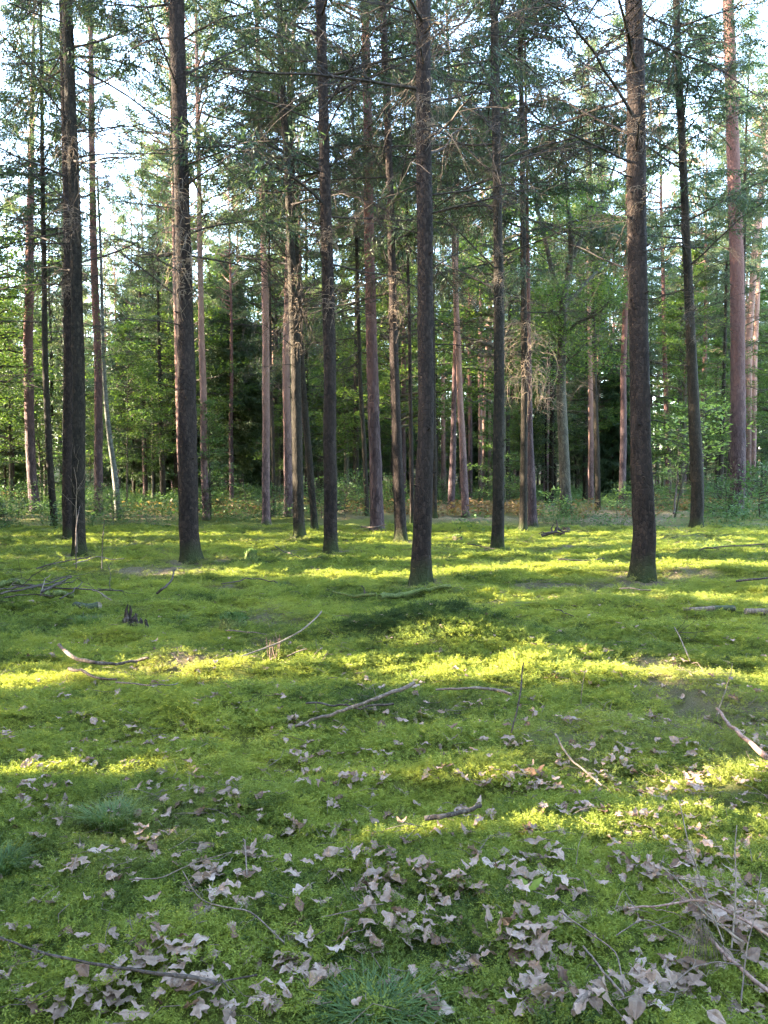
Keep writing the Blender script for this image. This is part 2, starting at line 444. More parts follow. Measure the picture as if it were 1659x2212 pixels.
def scatter(name, pts, rot, scl, protos, tone=None, litter=None, label=None):
    """uncountable ground cover: points that carry copies of a few small clumps"""
    c = bpy.data.collections.new(name + ' clumps')
    for p in protos: c.objects.link(bpy.data.objects.new(p.name, p))
    me = bpy.data.meshes.new(name)
    me.vertices.add(len(pts)); me.vertices.foreach_set('co', np.asarray(pts, np.float32).ravel())
    a = me.attributes.new('rot', 'FLOAT_VECTOR', 'POINT'); a.data.foreach_set('vector', np.asarray(rot, np.float32).ravel())
    scl = np.asarray(scl, np.float32)
    if scl.ndim == 1: scl = np.stack([scl] * 3, -1)
    a = me.attributes.new('scl', 'FLOAT_VECTOR', 'POINT'); a.data.foreach_set('vector', scl.ravel())
    for nm, arr in (('tone', tone), ('litter', litter)):
        if arr is not None:
            a = me.attributes.new(nm, 'FLOAT', 'POINT'); a.data.foreach_set('value', np.asarray(arr, np.float32))
    o = new_obj(name, me); o['kind'] = 'stuff'
    if label: o['label'] = label
    ng = bpy.data.node_groups.new(name, 'GeometryNodeTree')
    ng.interface.new_socket('Geometry', in_out='INPUT', socket_type='NodeSocketGeometry')
    ng.interface.new_socket('Geometry', in_out='OUTPUT', socket_type='NodeSocketGeometry')
    gi = ng.nodes.new('NodeGroupInput'); go = ng.nodes.new('NodeGroupOutput')
    ci = ng.nodes.new('GeometryNodeCollectionInfo')
    ci.inputs['Collection'].default_value = c; ci.inputs['Separate Children'].default_value = True; ci.inputs['Reset Children'].default_value = True
    ip = ng.nodes.new('GeometryNodeInstanceOnPoints'); ip.inputs['Pick Instance'].default_value = True
    ri = ng.nodes.new('FunctionNodeRandomValue'); ri.data_type = 'INT'
    for sk in ri.inputs:
        if sk.type == 'INT' and sk.name == 'Min': sk.default_value = 0
        if sk.type == 'INT' and sk.name == 'Max': sk.default_value = len(protos) - 1
    ro = [sk for sk in ri.outputs if sk.type == 'INT'][0]
    nr = ng.nodes.new('GeometryNodeInputNamedAttribute'); nr.data_type = 'FLOAT_VECTOR'; nr.inputs[0].default_value = 'rot'
    nsc = ng.nodes.new('GeometryNodeInputNamedAttribute'); nsc.data_type = 'FLOAT_VECTOR'; nsc.inputs[0].default_value = 'scl'
    L = ng.links.new
    L(gi.outputs[0], ip.inputs['Points']); L(ci.outputs[0], ip.inputs['Instance']); L(ro, ip.inputs['Instance Index'])
    L(nr.outputs[0], ip.inputs['Rotation']); L(nsc.outputs[0], ip.inputs['Scale']); L(ip.outputs[0], go.inputs[0])
    md = o.modifiers.new('scatter', 'NODES'); md.node_group = ng
    return o

# moss clumps
def moss_clump(seed, nshoot=46, rad=0.055, hgt=0.034):
    r = np.random.default_rng(seed); mb = MB()
    for i in range(nshoot):
        a = r.random() * 6.283; q = rad * math.sqrt(r.random())
        p = np.array([q * math.cos(a), q * math.sin(a), -0.012])
        lean = unit(np.array([math.cos(a) * 0.5 * q / rad + r.normal() * 0.45, math.sin(a) * 0.5 * q / rad + r.normal() * 0.45, 1.0]))
        L = hgt * (0.65 + 0.7 * r.random())
        k = 8
        s_ = np.linspace(0.25, 1.0, k)
        c = p + lean * (s_ * L)[:, None] + np.array([0, 0, 1.0]) * 0
        sd = unit(np.cross(lean, r.normal(size=3)))
        sg = np.where(np.arange(k) % 2 == 0, 1, -1)[:, None]
        d = unit(lean * 0.55 + sd * sg * 0.9 + r.normal(size=(k, 3)) * 0.35)
        rhombi(mb, c, d, side_of(r, d), 0.013 * (1.25 - 0.6 * s_), 0.0034)
    return mb.mesh('moss_clump', M['moss'], smooth=False)
moss_protos = [moss_clump(100 + i) for i in range(5)]

def zone(y0, y1, dens, s0, s1, kx=0.58, mx=0.7, r=rng):
    n = int((y1 - y0) * (kx * (y1 + y0) + 2 * mx) * dens)
    y = np.sqrt(r.random(n) * (y1 ** 2 - y0 ** 2) + y0 ** 2)
    x = (r.random(n) * 2 - 1) * (kx * y + mx)
    return x, y, s0 + (s1 - s0) * r.random(n)
Z = [zone(1.3, 4.0, 520, 0.7, 1.6), zone(4.0, 7.5, 300, 1.0, 2.1), zone(7.5, 12, 130, 1.4, 2.9), zone(12, 24, 50, 1.8, 3.8, mx=1.5)]
mx_, my_, ms_ = (np.concatenate([z[i] for z in Z]) for i in range(3))
mt, ml = tone_litter(mx_, my_)
mt = mt + rng.normal(size=len(mt)) * 0.16
keep = rng.random(len(mx_)) > ml * 1.1
mx_, my_, ms_, mt, ml = (a[keep] for a in (mx_, my_, ms_, mt, ml))
mrot = np.stack([rng.normal(size=len(mx_)) * 0.2, rng.normal(size=len(mx_)) * 0.2, rng.random(len(mx_)) * 6.283], -1)
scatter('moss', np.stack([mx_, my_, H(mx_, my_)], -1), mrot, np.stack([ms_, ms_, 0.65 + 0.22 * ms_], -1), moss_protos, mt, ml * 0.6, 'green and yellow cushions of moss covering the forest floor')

# ------------------------------------------------------------------ tree parts
def trunk_mesh(pts, rad, sides=16, seed=0, mat='bark_spruce', flare=0.18, rough=0.035, step=0.22, knots=0):
    r = np.random.default_rng(seed)
    pts = np.asarray(pts, float); rad = np.asarray(rad, float)
    zz = pts[:, 2]
    n = max(8, int((zz[-1] - zz[0]) / step))
    z = zz[0] + (zz[-1] - zz[0]) * np.linspace(0, 1, n) ** 1.15
    x = np.interp(z, zz, pts[:, 0]); y = np.interp(z, zz, pts[:, 1]); ra = np.interp(z, zz, rad)
    for _ in range(6):
        x[1:-1] = (x[:-2] + 2 * x[1:-1] + x[2:]) / 4; y[1:-1] = (y[:-2] + 2 * y[1:-1] + y[2:]) / 4
    amp = np.minimum(ra, 0.12) * 0.25
    x = x + amp * fbm(z * 0.45, z * 0 + seed, seed, 2); y = y + amp * fbm(z * 0.45, z * 0 + seed + 9, seed + 3, 2)
    ang = np.arange(sides) * 2 * np.pi / sides
    A, ZZ = np.meshgrid(ang, z)
    rr = ra[:, None] * (1 + rough * fbm(A * 3.2 + seed, ZZ * 3.0, seed, 3) * 2)
    ph = r.random() * 6.28
    rr = rr * (1 + flare * np.exp(-np.maximum(ZZ, 0) / 0.14) * (1.0 + 0.6 * np.cos(3 * A + ph) + 0.4 * np.cos(5 * A + 2 * ph)))
    V = np.stack([x[:, None] + rr * np.cos(A), y[:, None] + rr * np.sin(A), ZZ], -1)
    i = np.arange(n - 1)[:, None] * sides; j = np.arange(sides)[None, :]; j2 = (j + 1) % sides
    mb = MB(); mb.add(V.reshape(-1, 3), np.stack([i + j, i + j2, i + sides + j2, i + sides + j], -1).reshape(-1, 4))
    for k in range(knots):
        kz = 0.4 + r.random() * min(12, zz[-1] - 1); a = r.random() * 6.283
        ro = float(np.interp(kz, z, ra)); c = np.array([np.interp(kz, z, x), np.interp(kz, z, y), kz])
        d = np.array([math.cos(a), math.sin(a), 0.25]); L = 0.02 + r.random() ** 2 * 0.07
        tube(mb, [c + d * ro * 0.85, c + d * (ro + L * 0.5), c + d * (ro + L)], [0.016 + ro * 0.05, 0.012 + ro * 0.03, 0.006], 5)
    me = mb.mesh('trunk', M[mat])
    return me

def spruce_spray(mb, r, base, az, L, rise, droop, dens=1.0, start=0.18, nl=0.13, nw=0.044):
    """one living spruce branch: hanging side twigs set with narrow needle blades"""
    k = max(5, int(L * 13 * dens))
    s_ = np.linspace(start, 1, k)
    h = np.array([math.cos(az), math.sin(az), 0]); sd = np.array([-math.sin(az), math.cos(az), 0])
    pos = base + h * (s_ * L)[:, None] + np.array([0, 0, 1.0]) * (s_ * L * rise - droop * L * s_ ** 2 + 0.25 * droop * L * s_ ** 4)[:, None]
    cs, ds, ls = [], [], []
    for sg in (1, -1):
        tl = (0.10 + 0.40 * L ** 0.6 * (1 - s_) ** 0.7 * (0.4 + 0.6 * np.minimum(1, s_ / 0.35))) * (0.7 + 0.6 * r.random(k))
        td = unit(h * (0.75 + 0.2 * r.normal(size=(k, 1))) + sd * sg * (0.75 + 0.25 * r.normal(size=(k, 1))) + np.array([0, 0, -0.55]) * (0.5 + r.random((k, 1))))
        m = np.maximum(2, (tl / 0.075 * dens).astype(int))
        idx = np.repeat(np.arange(k), m)
        q = r.random(len(idx))
        c = pos[idx] + td[idx] * (q * tl[idx])[:, None] + np.array([0, 0, -0.25]) * ((q ** 2) * tl[idx])[:, None]
        d = unit(td[idx] * 0.9 + r.normal(size=(len(idx), 3)) * 0.42 + np.array([0, 0, -0.35]))
        cs.append(c); ds.append(d); ls.append(nl * (0.6 + 0.8 * r.random(len(idx))))
    c = np.concatenate(cs); d = np.concatenate(ds); l = np.concatenate(ls)
    rhombi(mb, c, d, side_of(r, d), l, nw)
    return pos

def spruce_crown(seed, Ht=23.0, zb=9.0, Lmax=2.5, nb=120, dens=1.0, lowsparse=True, mat='needle_spruce', fine=1.0):
    r = np.random.default_rng(seed); mb = MB(); wood = MB()
    for i in range(nb):
        t = (i + r.random()) / nb
        z = zb + (Ht - zb) * t ** 0.9
        if lowsparse and t < 0.2 and r.random() < 0.55: continue
        L = Lmax * (0.35 + 0.65 * min(1, t / 0.2)) * (1 - t) ** 0.75 * (0.6 + 0.6 * r.random()) + 0.2
        az = r.random() * 6.283
        p = spruce_spray(mb, r, np.array([0, 0, z]), az, L, 0.15 + 0.4 * t, 0.42, dens, nl=0.13 * fine ** 0.5, nw=0.044 * fine)
        pp = np.vstack([[0, 0, z], p[::max(1, len(p) // 4)]])
        tube(wood, pp, np.linspace(0.022, 0.004, len(pp)), 3, cap=False)
    return mb.mesh('spruce crown', M[mat], smooth=False), wood.mesh('spruce crown limbs', M['dead_wood'])

def needle_puff(mb, r, c, rad, n, L=0.15, W=0.028):
    d = rand_dirs(r, n); d[:, 2] = d[:, 2] * 0.7 + 0.25; d = unit(d)
    p = c + rand_dirs(r, n) * (rad * r.random((n, 1)) ** 0.5) * np.array([1, 1, 0.6])
    rhombi(mb, p, d, side_of(r, d), L * (0.6 + 0.8 * r.random(n)), W)

def pine_crown(seed, Ht=21.0, zb=11.5, Lmax=3.0, nb=34, npuff=11, nneed=34):
    r = np.random.default_rng(seed); mb = MB(); wood = MB()
    for i in range(nb):
        t = (i + r.random()) / nb
        z = zb + (Ht - zb) * t
        L = Lmax * (0.55 + 0.6 * r.random()) * (1 - 0.55 * t ** 2) * (0.5 + 0.5 * min(1, t / 0.25))
        az = r.random() * 6.283; el = 0.1 + 0.7 * t + 0.25 * r.normal()
        k = 7; s_ = np.linspace(0, 1, k)
        h = np.array([math.cos(az) * math.cos(el), math.sin(az) * math.cos(el), math.sin(el)])
        P = np.array([0, 0, z]) + h * (s_ * L)[:, None] + r.normal(size=(k, 3)) * 0.07 * s_[:, None] + np.array([0, 0, 0.25 * L]) * (s_ ** 2)[:, None]
        tube(wood, P, np.linspace(0.045, 0.008, k), 4, cap=False)
        for j in range(npuff):
            q = 0.4 + 0.62 * r.random()
            b = P[0] + (P[-1] - P[0]) * q
            e = b + rand_dirs(r, 1)[0] * np.array([1, 1, 0.5]) * (0.2 + 0.55 * r.random()) * (0.5 + 0.3 * L / Lmax)
            tube(wood, [b, (b + e) / 2 + r.normal(size=3) * 0.04, e], [0.010, 0.007, 0.004], 3, cap=False)
            needle_puff(mb, r, e, 0.20 + 0.12 * r.random(), nneed)
            needle_puff(mb, r, b, 0.16, nneed // 3)
    return mb.mesh('pine crown', M['needle_pine'], smooth=False), wood.mesh('pine crown limbs', M['bark_pine_pink'])

def broad_tree(seed, Ht=7.0, zb=1.6, spread=1.8, nb=40, leaf=0.085, per=34, mat='leaf_broad', wmat='bark_oak', r0=0.05, lean=(0, 0), shape=0.6):
    """stem, limbs and leaves of a broadleaved tree, stem and leaf meshes apart"""
    r = np.random.default_rng(seed); lv = MB(); wood = MB()
    k = 9; s_ = np.linspace(0, 1, k)
    S = np.stack([lean[0] * s_ + 0.12 * np.cumsum(r.normal(size=k)) * 0.4 * s_, lean[1] * s_ + 0.12 * np.cumsum(r.normal(size=k)) * 0.4 * s_, s_ * Ht * 0.97], -1)
    S[0, 2] = -0.2
    tube(wood, S, r0 * (1 - 0.88 * s_), 7)
    for i in range(nb):
        t = (i + r.random()) / nb
        z = zb + (Ht * 0.97 - zb) * t
        b = np.array([np.interp(z, S[:, 2], S[:, 0]), np.interp(z, S[:, 2], S[:, 1]), z])
        az = r.random() * 6.283
        L = spread * (0.45 + 0.65 * r.random()) * (1 - t) ** shape * (0.6 + 0.4 * min(1, t / 0.2)) + 0.2
        el = 0.15 + 0.5 * r.random() * (0.4 + t)
        q = np.linspace(0, 1, 6)
        h = np.array([math.cos(az) * math.cos(el), math.sin(az) * math.cos(el), math.sin(el)])
        P = b + h * (q * L)[:, None] + r.normal(size=(6, 3)) * 0.05 * L * q[:, None] - np.array([0, 0, 0.18 * L]) * (q ** 2)[:, None]
        tube(wood, P, np.linspace(0.012 + 0.012 * L, 0.003, 6) * (r0 / 0.05) ** 0.5, 4, cap=False)
        m = int(per * (0.5 + L / spread))
        w = 0.25 + 0.78 * r.random(m)
        base = b + (P[-1] - b) * np.minimum(w, 1)[:, None] + np.array([0, 0, 0.05 * L]) 
        off = r.normal(size=(m, 3)) * np.array([0.16, 0.16, 0.05]) * (0.5 + 0.5 * L)
        c = base + off
        d = unit(h * 0.6 + off * 2.0 + r.normal(size=(m, 3)) * 0.5 * np.array([1, 1, 0.4]) + np.array([0, 0, -0.15]))
        sd = unit(np.cross(d, np.array([0, 0, 1.0]) + r.normal(size=(m, 3)) * 0.45))
        rhombi(lv, c, d, sd, leaf * (0.7 + 0.7 * r.random(m)), leaf * 0.62)
    return lv.mesh('leaves', M[mat], smooth=False), wood.mesh('stem', M[wmat])

def dead_branch(seed, L=1.6, green=0.0, mat='dead_wood'):
    r = np.random.default_rng(seed); mb = MB(); k = 9; s_ = np.linspace(0, 1, k)
    wig = np.cumsum(r.normal(size=(k, 3)) * 0.035, axis=0) * L * 0.5
    c0 = r.normal() * 0.18; c1 = r.normal() * 0.12
    P = np.stack([s_ * L, c1 * L * s_ ** 2, c0 * L * s_ ** 2 - 0.10 * L * s_ ** 3], -1) + wig * s_[:, None]
    tube(mb, P, (0.0145 * (1 - s_) ** 0.7 + 0.003), 5, cap=False)
    tips = []
    for i in range(int(13 + r.integers(6))):
        q = 0.18 + 0.8 * r.random(); b = np.array([np.interp(q, s_, P[:, a]) for a in range(3)])
        l = L * (0.14 + 0.42 * (1 - q)) * (0.5 + r.random()); sg = 1 if i % 2 else -1
        d = unit(np.array([0.75, sg * (0.7 + 0.3 * r.random()), -0.15 + 0.4 * r.normal()]))
        n = 6; w = np.linspace(0, 1, n)
        T = b + d * (w * l)[:, None] + np.array([0, 0, -0.22 * l]) * (w ** 2)[:, None] + np.cumsum(r.normal(size=(n, 3)) * 0.025 * l, axis=0)
        tube(mb, T, np.linspace(0.0068, 0.0018, n), 3, cap=False); tips.append((T, d, l))
        for j in range(3):
            qq = 1 + r.integers(4); bb = T[qq]
            dd = unit(d + r.normal(size=3) * 0.7 + np.array([0, 0, -0.2])); l2 = l * (0.25 + 0.3 * r.random())
            tube(mb, [bb, bb + dd * l2 * 0.5 + r.normal(size=3) * 0.02, bb + dd * l2 + np.array([0, 0, -0.03])], [0.0034, 0.0026, 0.0014], 3, cap=False)
    nd = None
    if green > 0:
        nd = MB()
        for T, d, l in tips:
            m = int(34 * green)
            q = r.integers(1, 6, m); c = T[q] + r.normal(size=(m, 3)) * 0.05
            dd = unit(d * 0.6 + r.normal(size=(m, 3)) * 0.5 + np.array([0, 0, -0.6]))
            rhombi(nd, c, dd, side_of(r, dd), 0.05 + 0.07 * r.random(m), 0.015)
    return mb.mesh('branch', M[mat]), (nd.mesh('needle_spray', M['needle_spruce'], smooth=False) if nd else None)

DEAD = [dead_branch(300 + i, L=2.2)[0] for i in range(9)]
GREEN = [dead_branch(330 + i, L=2.0, green=2.6) for i in range(5)]
PINE_DEAD = [dead_branch(360 + i, L=1.2, mat='bark_pine')[0] for i in range(4)]

def bare_cluster(seed, z0=2.5, z1=11.0, n=34, L=1.3, pale=False):
    """many thin dead side branches of a far trunk, one joined part"""
    r = np.random.default_rng(seed); mb = MB()
    for i in range(n):
        z = z0 + (z1 - z0) * (i + r.random()) / n; az = r.random() * 6.283
        l = L * (0.35 + 0.9 * r.random()); h = np.array([math.cos(az), math.sin(az), -0.05 + 0.22 * r.normal()]); k = 6; s_ = np.linspace(0, 1, k)
        P = np.array([0, 0, z]) + h * (s_ * l)[:, None] + r.normal(size=(k, 3)) * 0.05 * l * s_[:, None] - np.array([0, 0, 0.2 * l]) * (s_ ** 2)[:, None]
        tube(mb, P, np.linspace(0.012, 0.0025, k), 3, cap=False)
        for j in range(6):
            b = P[1 + r.integers(4)]; d = unit(h + r.normal(size=3) * 0.6 + np.array([0, 0, -0.2])); l2 = l * (0.2 + 0.3 * r.random())
            tube(mb, [b, b + d * l2 * 0.5 + r.normal(size=3) * 0.02, b + d * l2 + np.array([0, 0, -0.05])], [0.005, 0.004, 0.002], 3, cap=False)
    return mb.mesh('bare branches', M['pale_twig' if pale else 'dead_wood'])
BARE = [bare_cluster(400 + i) for i in range(5)]
BARE_PALE = [bare_cluster(420 + i, 2.0, 10.0, 40, 1.5, True) for i in range(2)]

THIN = spruce_crown(505, zb=13.5, Lmax=2.3, nb=70, dens=1.5, fine=0.68)
SPRUCE = [spruce_crown(500, nb=165, dens=1.3, fine=0.7), spruce_crown(501, zb=8.0, Lmax=2.3, nb=175, dens=1.3, fine=0.7), spruce_crown(502, zb=10.5, Lmax=2.9, nb=150, dens=1.3, fine=0.7)]
PINE = [pine_crown(520), pine_crown(521, zb=12.5, Lmax=2.6), pine_crown(522, zb=10.5, Lmax=3.3, nb=36)]
YOUNG = [spruce_crown(540, 10.0, 0.5, 1.9, 120, 1.05, False, 'needle_young'), spruce_crown(541, 13.0, 1.4, 2.2, 130, 0.95, False, 'needle_spruce')]
DENSE = [spruce_crown(545, 10.0, 0.4, 2.0, 380, 1.7, False, 'needle_young'), spruce_crown(546, 13.0, 1.4, 2.3, 300, 1.35, False, 'needle_spruce')]
BROAD = [broad_tree(560, nb=48, per=110, leaf=0.10), broad_tree(561, 9.0, 2.0, 2.6, 60, 0.11, 150), broad_tree(562, 5.0, 0.5, 1.5, 40, 0.09, 90, 'leaf_herb')]
BROAD_BIG = [broad_tree(570, 17, 4.0, 4.2, 80, 0.13, 260, r0=0.16), broad_tree(571, 14, 2.6, 3.6, 76, 0.12, 240, r0=0.13)]

def straight_trunk(seed, Ht, r0, mat):
    z = np.linspace(-0.3, Ht, 9); r = np.random.default_rng(seed)
    p = np.stack([np.cumsum(r.normal(size=9)) * 0.05, np.cumsum(r.normal(size=9)) * 0.05, z], -1); p[:, :2] -= p[1, :2]
    return trunk_mesh(p, r0 * (1 - 0.86 * np.clip(z / Ht, 0, 1)), 10, seed, mat, step=0.5)
T_SPRUCE = [straight_trunk(600 + i, 22, 0.15, 'bark_spruce_dim') for i in range(3)]
T_PINE = [straight_trunk(610 + i, 20, 0.16, ['bark_pine', 'bark_pine_pink'][i % 2]) for i in range(4)]
T_YOUNG = straight_trunk(620, 9.6, 0.07, 'bark_spruce_dim')
T_YOUNG2 = straight_trunk(621, 12.6, 0.09, 'bark_spruce_dim')

# ------------------------------------------------------------------ the trees one can tell apart (picture x, y, width; foot first)
# kind, label, path, total height, trunk material, options
TREES = [
 ('spruce', 'thick near spruce trunk with pale dead twigs hanging halfway up it', [(409, 1217, 50), (408, 1150, 45), (407, 900, 42), (402, 700, 37), (395, 450, 34), (383, 0, 33)], 24, 'bark_spruce', dict(br=26, z0=4.0, twigs=1)),
 ('spruce', 'thick dark spruce trunk in the centre with a moss-greened flared foot', [(911, 1263, 54), (913, 1180, 44), (920, 900, 37), (921, 600, 36), (917, 200, 34), (915, 0, 33)], 25, 'bark_spruce', dict(br=24, z0=4.2)),
 ('spruce', 'thickest brown spruce trunk standing on the right, sun patches on its bark', [(1397, 1255, 60), (1393, 1150, 52), (1383, 988, 47), (1381, 796, 44), (1375, 400, 42), (1368, 0, 38)], 26, 'bark_spruce', dict(br=26, z0=4.4)),
 ('spruce', 'straight dark spruce trunk just left of the furrowed purple pine', [(716, 1197, 35), (715, 1120, 31), (712, 796, 29), (706, 500, 26), (692, 0, 22)], 23, 'bark_spruce', dict(br=30, z0=4.0)),
 ('spruce', 'front trunk of the close pair of spruces near the left side', [(168, 1203, 34), (169, 1130, 29), (171, 796, 28), (167, 620, 25), (155, 250, 24), (145, 0, 23)], 22, 'bark_spruce_dim', dict(br=26, z0=4.6, twigs=2)),
 ('spruce', 'rear trunk of the close spruce pair, half hidden with a sunlit side', [(144, 1168, 29), (145, 1100, 25), (148, 796, 21), (146, 450, 18), (134, 0, 15)], 22, 'bark_spruce', dict(br=22, z0=5.0)),
 ('spruce', 'leaning dark spruce trunk crossing in front of a slimmer leaning one', [(645, 1164, 29), (643, 1090, 25), (639, 796, 23), (626, 480, 17), (602, 0, 13)], 22, 'bark_spruce_dim', dict(br=34, z0=4.0)),
 ('spruce', 'slim spruce leaning left behind the darker leaning spruce', [(680, 1146, 17), (658, 880, 16), (651, 796, 15), (641, 560, 12), (628, 280, 9)], 21, 'bark_spruce_dim', dict(br=24, z0=5)),
 ('spruce', 'spruce trunk with sunlit left side, beside the thick central spruce', [(869, 1171, 33), (865, 1110, 27), (859, 992, 24), (853, 796, 21), (845, 500, 17), (828, 0, 14)], 23, 'bark_spruce', dict(br=30, z0=4.4)),
 ('spruce', 'straight olive-brown spruce right of centre, thin black dead branches above', [(1077, 1190, 32), (1077, 1100, 27), (1079, 796, 24), (1074, 450, 20), (1068, 0, 17)], 23, 'bark_spruce_dim', dict(br=36, z0=4.5)),
 ('spruce', 'leaning spruce trunk with sunlit foot, in front of the pale leafy sapling', [(1511, 1143, 31), (1507, 1060, 28), (1501, 940, 27), (1494, 796, 23), (1482, 500, 18), (1460, 0, 14)], 24, 'bark_spruce_dim', dict(br=36, z0=4.8)),
 ('spruce', 'slim brown spruce with curled pale twigs, standing before a purple-grey trunk', [(1132, 1151, 20), (1131, 1050, 17), (1133, 796, 15), (1130, 450, 13), (1124, 100, 11)], 22, 'bark_spruce_dim', dict(br=34, z0=5.0, twigs=3)),
 ('pine', 'stout purple-brown pine with deeply furrowed bark left of the central spruce', [(816, 1146, 36), (813, 1060, 30), (810, 964, 28), (803, 796, 26), (797, 450, 22), (790, 0, 17)], 24, 'bark_pine', dict(br=22, z0=6.5)),
 ('pine', 'stout reddish pine with ivy at its foot near the right edge', [(1597, 1115, 37), (1594, 1030, 33), (1594, 850, 32), (1592, 600, 30), (1583, 300, 27), (1573, 0, 24)], 24, 'bark_pine', dict(br=22, z0=6.0)),
 ('spruce', 'purple-grey trunk standing right behind the slim spruce with curled twigs', [(1153, 1137, 24), (1148, 1020, 18), (1145, 940, 12), (1142, 700, 9)], 19, 'bark_pine', dict(br=12, z0=5)),
 ('pine', 'pinkish pine trunk left of the leaning spruces', [(574, 1131, 20), (574, 1040, 18), (575, 796, 17), (570, 560, 15), (562, 280, 11)], 23, 'bark_pine_pink', dict(br=16, z0=7)),
 ('pine', 'pink-barked pine half hidden behind the dark leaning spruce', [(623, 1118, 21), (622, 1040, 19), (618, 796, 17), (624, 500, 13), (630, 250, 10)], 23, 'bark_pine_pink', dict(br=12, z0=7)),
 ('pine', 'pine with black lower trunk and pinkish upper trunk near the left edge', [(73, 1110, 28), (70, 1040, 21), (64, 900, 21), (61, 750, 21), (66, 450, 16)], 22, 'bark_pine', dict(br=12, z0=7)),
 ('spruce', 'thin grey spruce beside the black-footed pine', [(115, 1135, 16), (108, 1000, 15), (97, 796, 13), (92, 350, 9)], 20, 'bark_spruce_dim', dict(br=26, z0=4)),
 ('pine', 'purple pine trunk left of the crooked birch', [(210, 1112, 22), (212, 1000, 19), (213, 796, 18), (203, 560, 16), (197, 150, 12)], 24, 'bark_pine', dict(br=14, z0=6.5)),
 ('pine', 'pink pine trunk showing behind the right side of the hanging-twig spruce', [(444, 1124, 19), (441, 1000, 16), (438, 796, 15), (432, 550, 12), (428, 300, 10)], 22, 'bark_pine_pink', dict(br=10, z0=7)),
 ('pine', 'pink pine mostly hidden behind the left side of the hanging-twig spruce', [(395, 1112, 17), (388, 950, 16), (384, 796, 14), (380, 640, 12)], 20, 'bark_pine_pink', dict(br=6, z0=8)),
 ('pine', 'dark-footed pine, leftmost of the tight cluster of pink pines', [(975, 1108, 19), (978, 988, 14), (981, 844, 11), (984, 700, 9)], 18, 'bark_pine', dict(br=8, z0=5)),
 ('pine', 'tallest leaning pink pine at the front of the pine cluster', [(1006, 1119, 19), (997, 916, 15), (991, 796, 14), (984, 600, 13), (975, 330, 9)], 24, 'bark_pine_pink', dict(br=12, z0=7)),
 ('pine', 'short-looking dark pine in the middle of the pink pine cluster', [(1017, 1084, 10), (1016, 950, 9), (1015, 820, 8)], 19, 'bark_pine', dict(br=6, z0=8)),
 ('pine', 'upright bright pink pine in the pine cluster left of the olive-brown spruce', [(1039, 1082, 11), (1037, 900, 9), (1036, 796, 9), (1040, 560, 7)], 24, 'bark_pine_pink', dict(br=8, z0=9)),
 ('pine', 'thin pink pine leaning right beside the olive-brown spruce', [(1044, 1074, 9), (1046, 900, 8), (1050, 780, 8), (1064, 600, 6)], 23, 'bark_pine_pink', dict(br=6, z0=9)),
 ('pine', 'purple-grey pine paired with a thin brown spruce, right of the oak', [(1278, 1091, 15), (1277, 950, 12), (1275, 796, 10), (1272, 600, 8)], 23, 'bark_pine_pink', dict(br=10, z0=7)),
 ('spruce', 'thin brown spruce paired with the purple-grey pine right of the oak', [(1294, 1103, 14), (1290, 950, 11), (1287, 892, 10), (1284, 796, 9), (1280, 600, 7)], 21, 'bark_spruce_dim', dict(br=26, z0=5)),
 ('pine', 'red-barked pine just left of the thickest spruce', [(1345, 1103, 17), (1346, 950, 15), (1347, 796, 13), (1354, 500, 11)], 23, 'bark_pine', dict(br=10, z0=6)),
 ('pine', 'dark red pine with short dead stubs right of the thickest spruce', [(1448, 1091, 15), (1441, 940, 12), (1436, 796, 10), (1431, 550, 8)], 22, 'bark_pine', dict(br=14, z0=4.5)),
 ('spruce', 'thin trunk with a sunlit top behind the pale sapling, left of two', [(1549, 1077, 10), (1549, 900, 9), (1548, 700, 8)], 21, 'bark_spruce_dim', dict(br=20, z0=4)),
 ('spruce', 'thin shaded trunk behind the pale sapling, right of two', [(1566, 1072, 10), (1570, 900, 8), (1572, 700, 7)], 21, 'bark_spruce_dim', dict(br=18, z0=4)),
 ('pine', 'grey-pink pine leaning right behind the ivy-footed pine', [(1619, 1094, 17), (1615, 960, 15), (1618, 720, 15), (1632, 520, 14), (1656, 320, 12)], 22, 'bark_pine_pink', dict(br=12, z0=8)),
 ('pine', 'slim sunlit pink trunk at the right edge behind the ivy-footed pine', [(1628, 1084, 12), (1630, 796, 11), (1640, 560, 9)], 22, 'bark_pine_pink', dict(br=8, z0=7)),
 ('spruce', 'thin brown trunk showing past the right flank of the central spruce', [(940, 1118, 11), (938, 900, 9), (934, 600, 7)], 21, 'bark_spruce_dim', dict(br=22, z0=5)),
 ('spruce', 'thin dark trunk between the sunlit spruce and the central spruce', [(890, 1132, 10), (888, 950, 9), (886, 796, 8), (878, 420, 6)], 21, 'bark_spruce', dict(br=26, z0=5)),
 ('spruce', 'thin leaning spruce between the straight dark spruce and the furrowed pine', [(793, 1115, 12), (786, 960, 10), (777, 796, 9), (768, 450, 7)], 21, 'bark_spruce_dim', dict(br=26, z0=4.5)),
 ('spruce', 'thin grey trunk directly right of the pinkish pine by the leaning spruces', [(592, 1113, 9), (589, 960, 8), (585, 850, 8), (582, 600, 6)], 19, 'bark_spruce_dim', dict(br=20, z0=4)),
 ('spruce', 'thin black trunk by the beech sapling, leftmost of three poles', [(316, 1088, 9), (312, 960, 8), (307, 800, 7)], 15, 'bark_spruce', dict(br=18, z0=3)),
 ('spruce', 'thin brown trunk by the beech sapling, middle of three poles', [(332, 1085, 8), (331, 940, 7), (330, 800, 6)], 15, 'bark_spruce_dim', dict(br=18, z0=3)),
 ('spruce', 'grey trunk by the beech sapling, thickest of three poles', [(350, 1085, 11), (349, 940, 9), (347, 800, 8)], 18, 'bark_spruce_dim', dict(br=18, z0=4)),
]
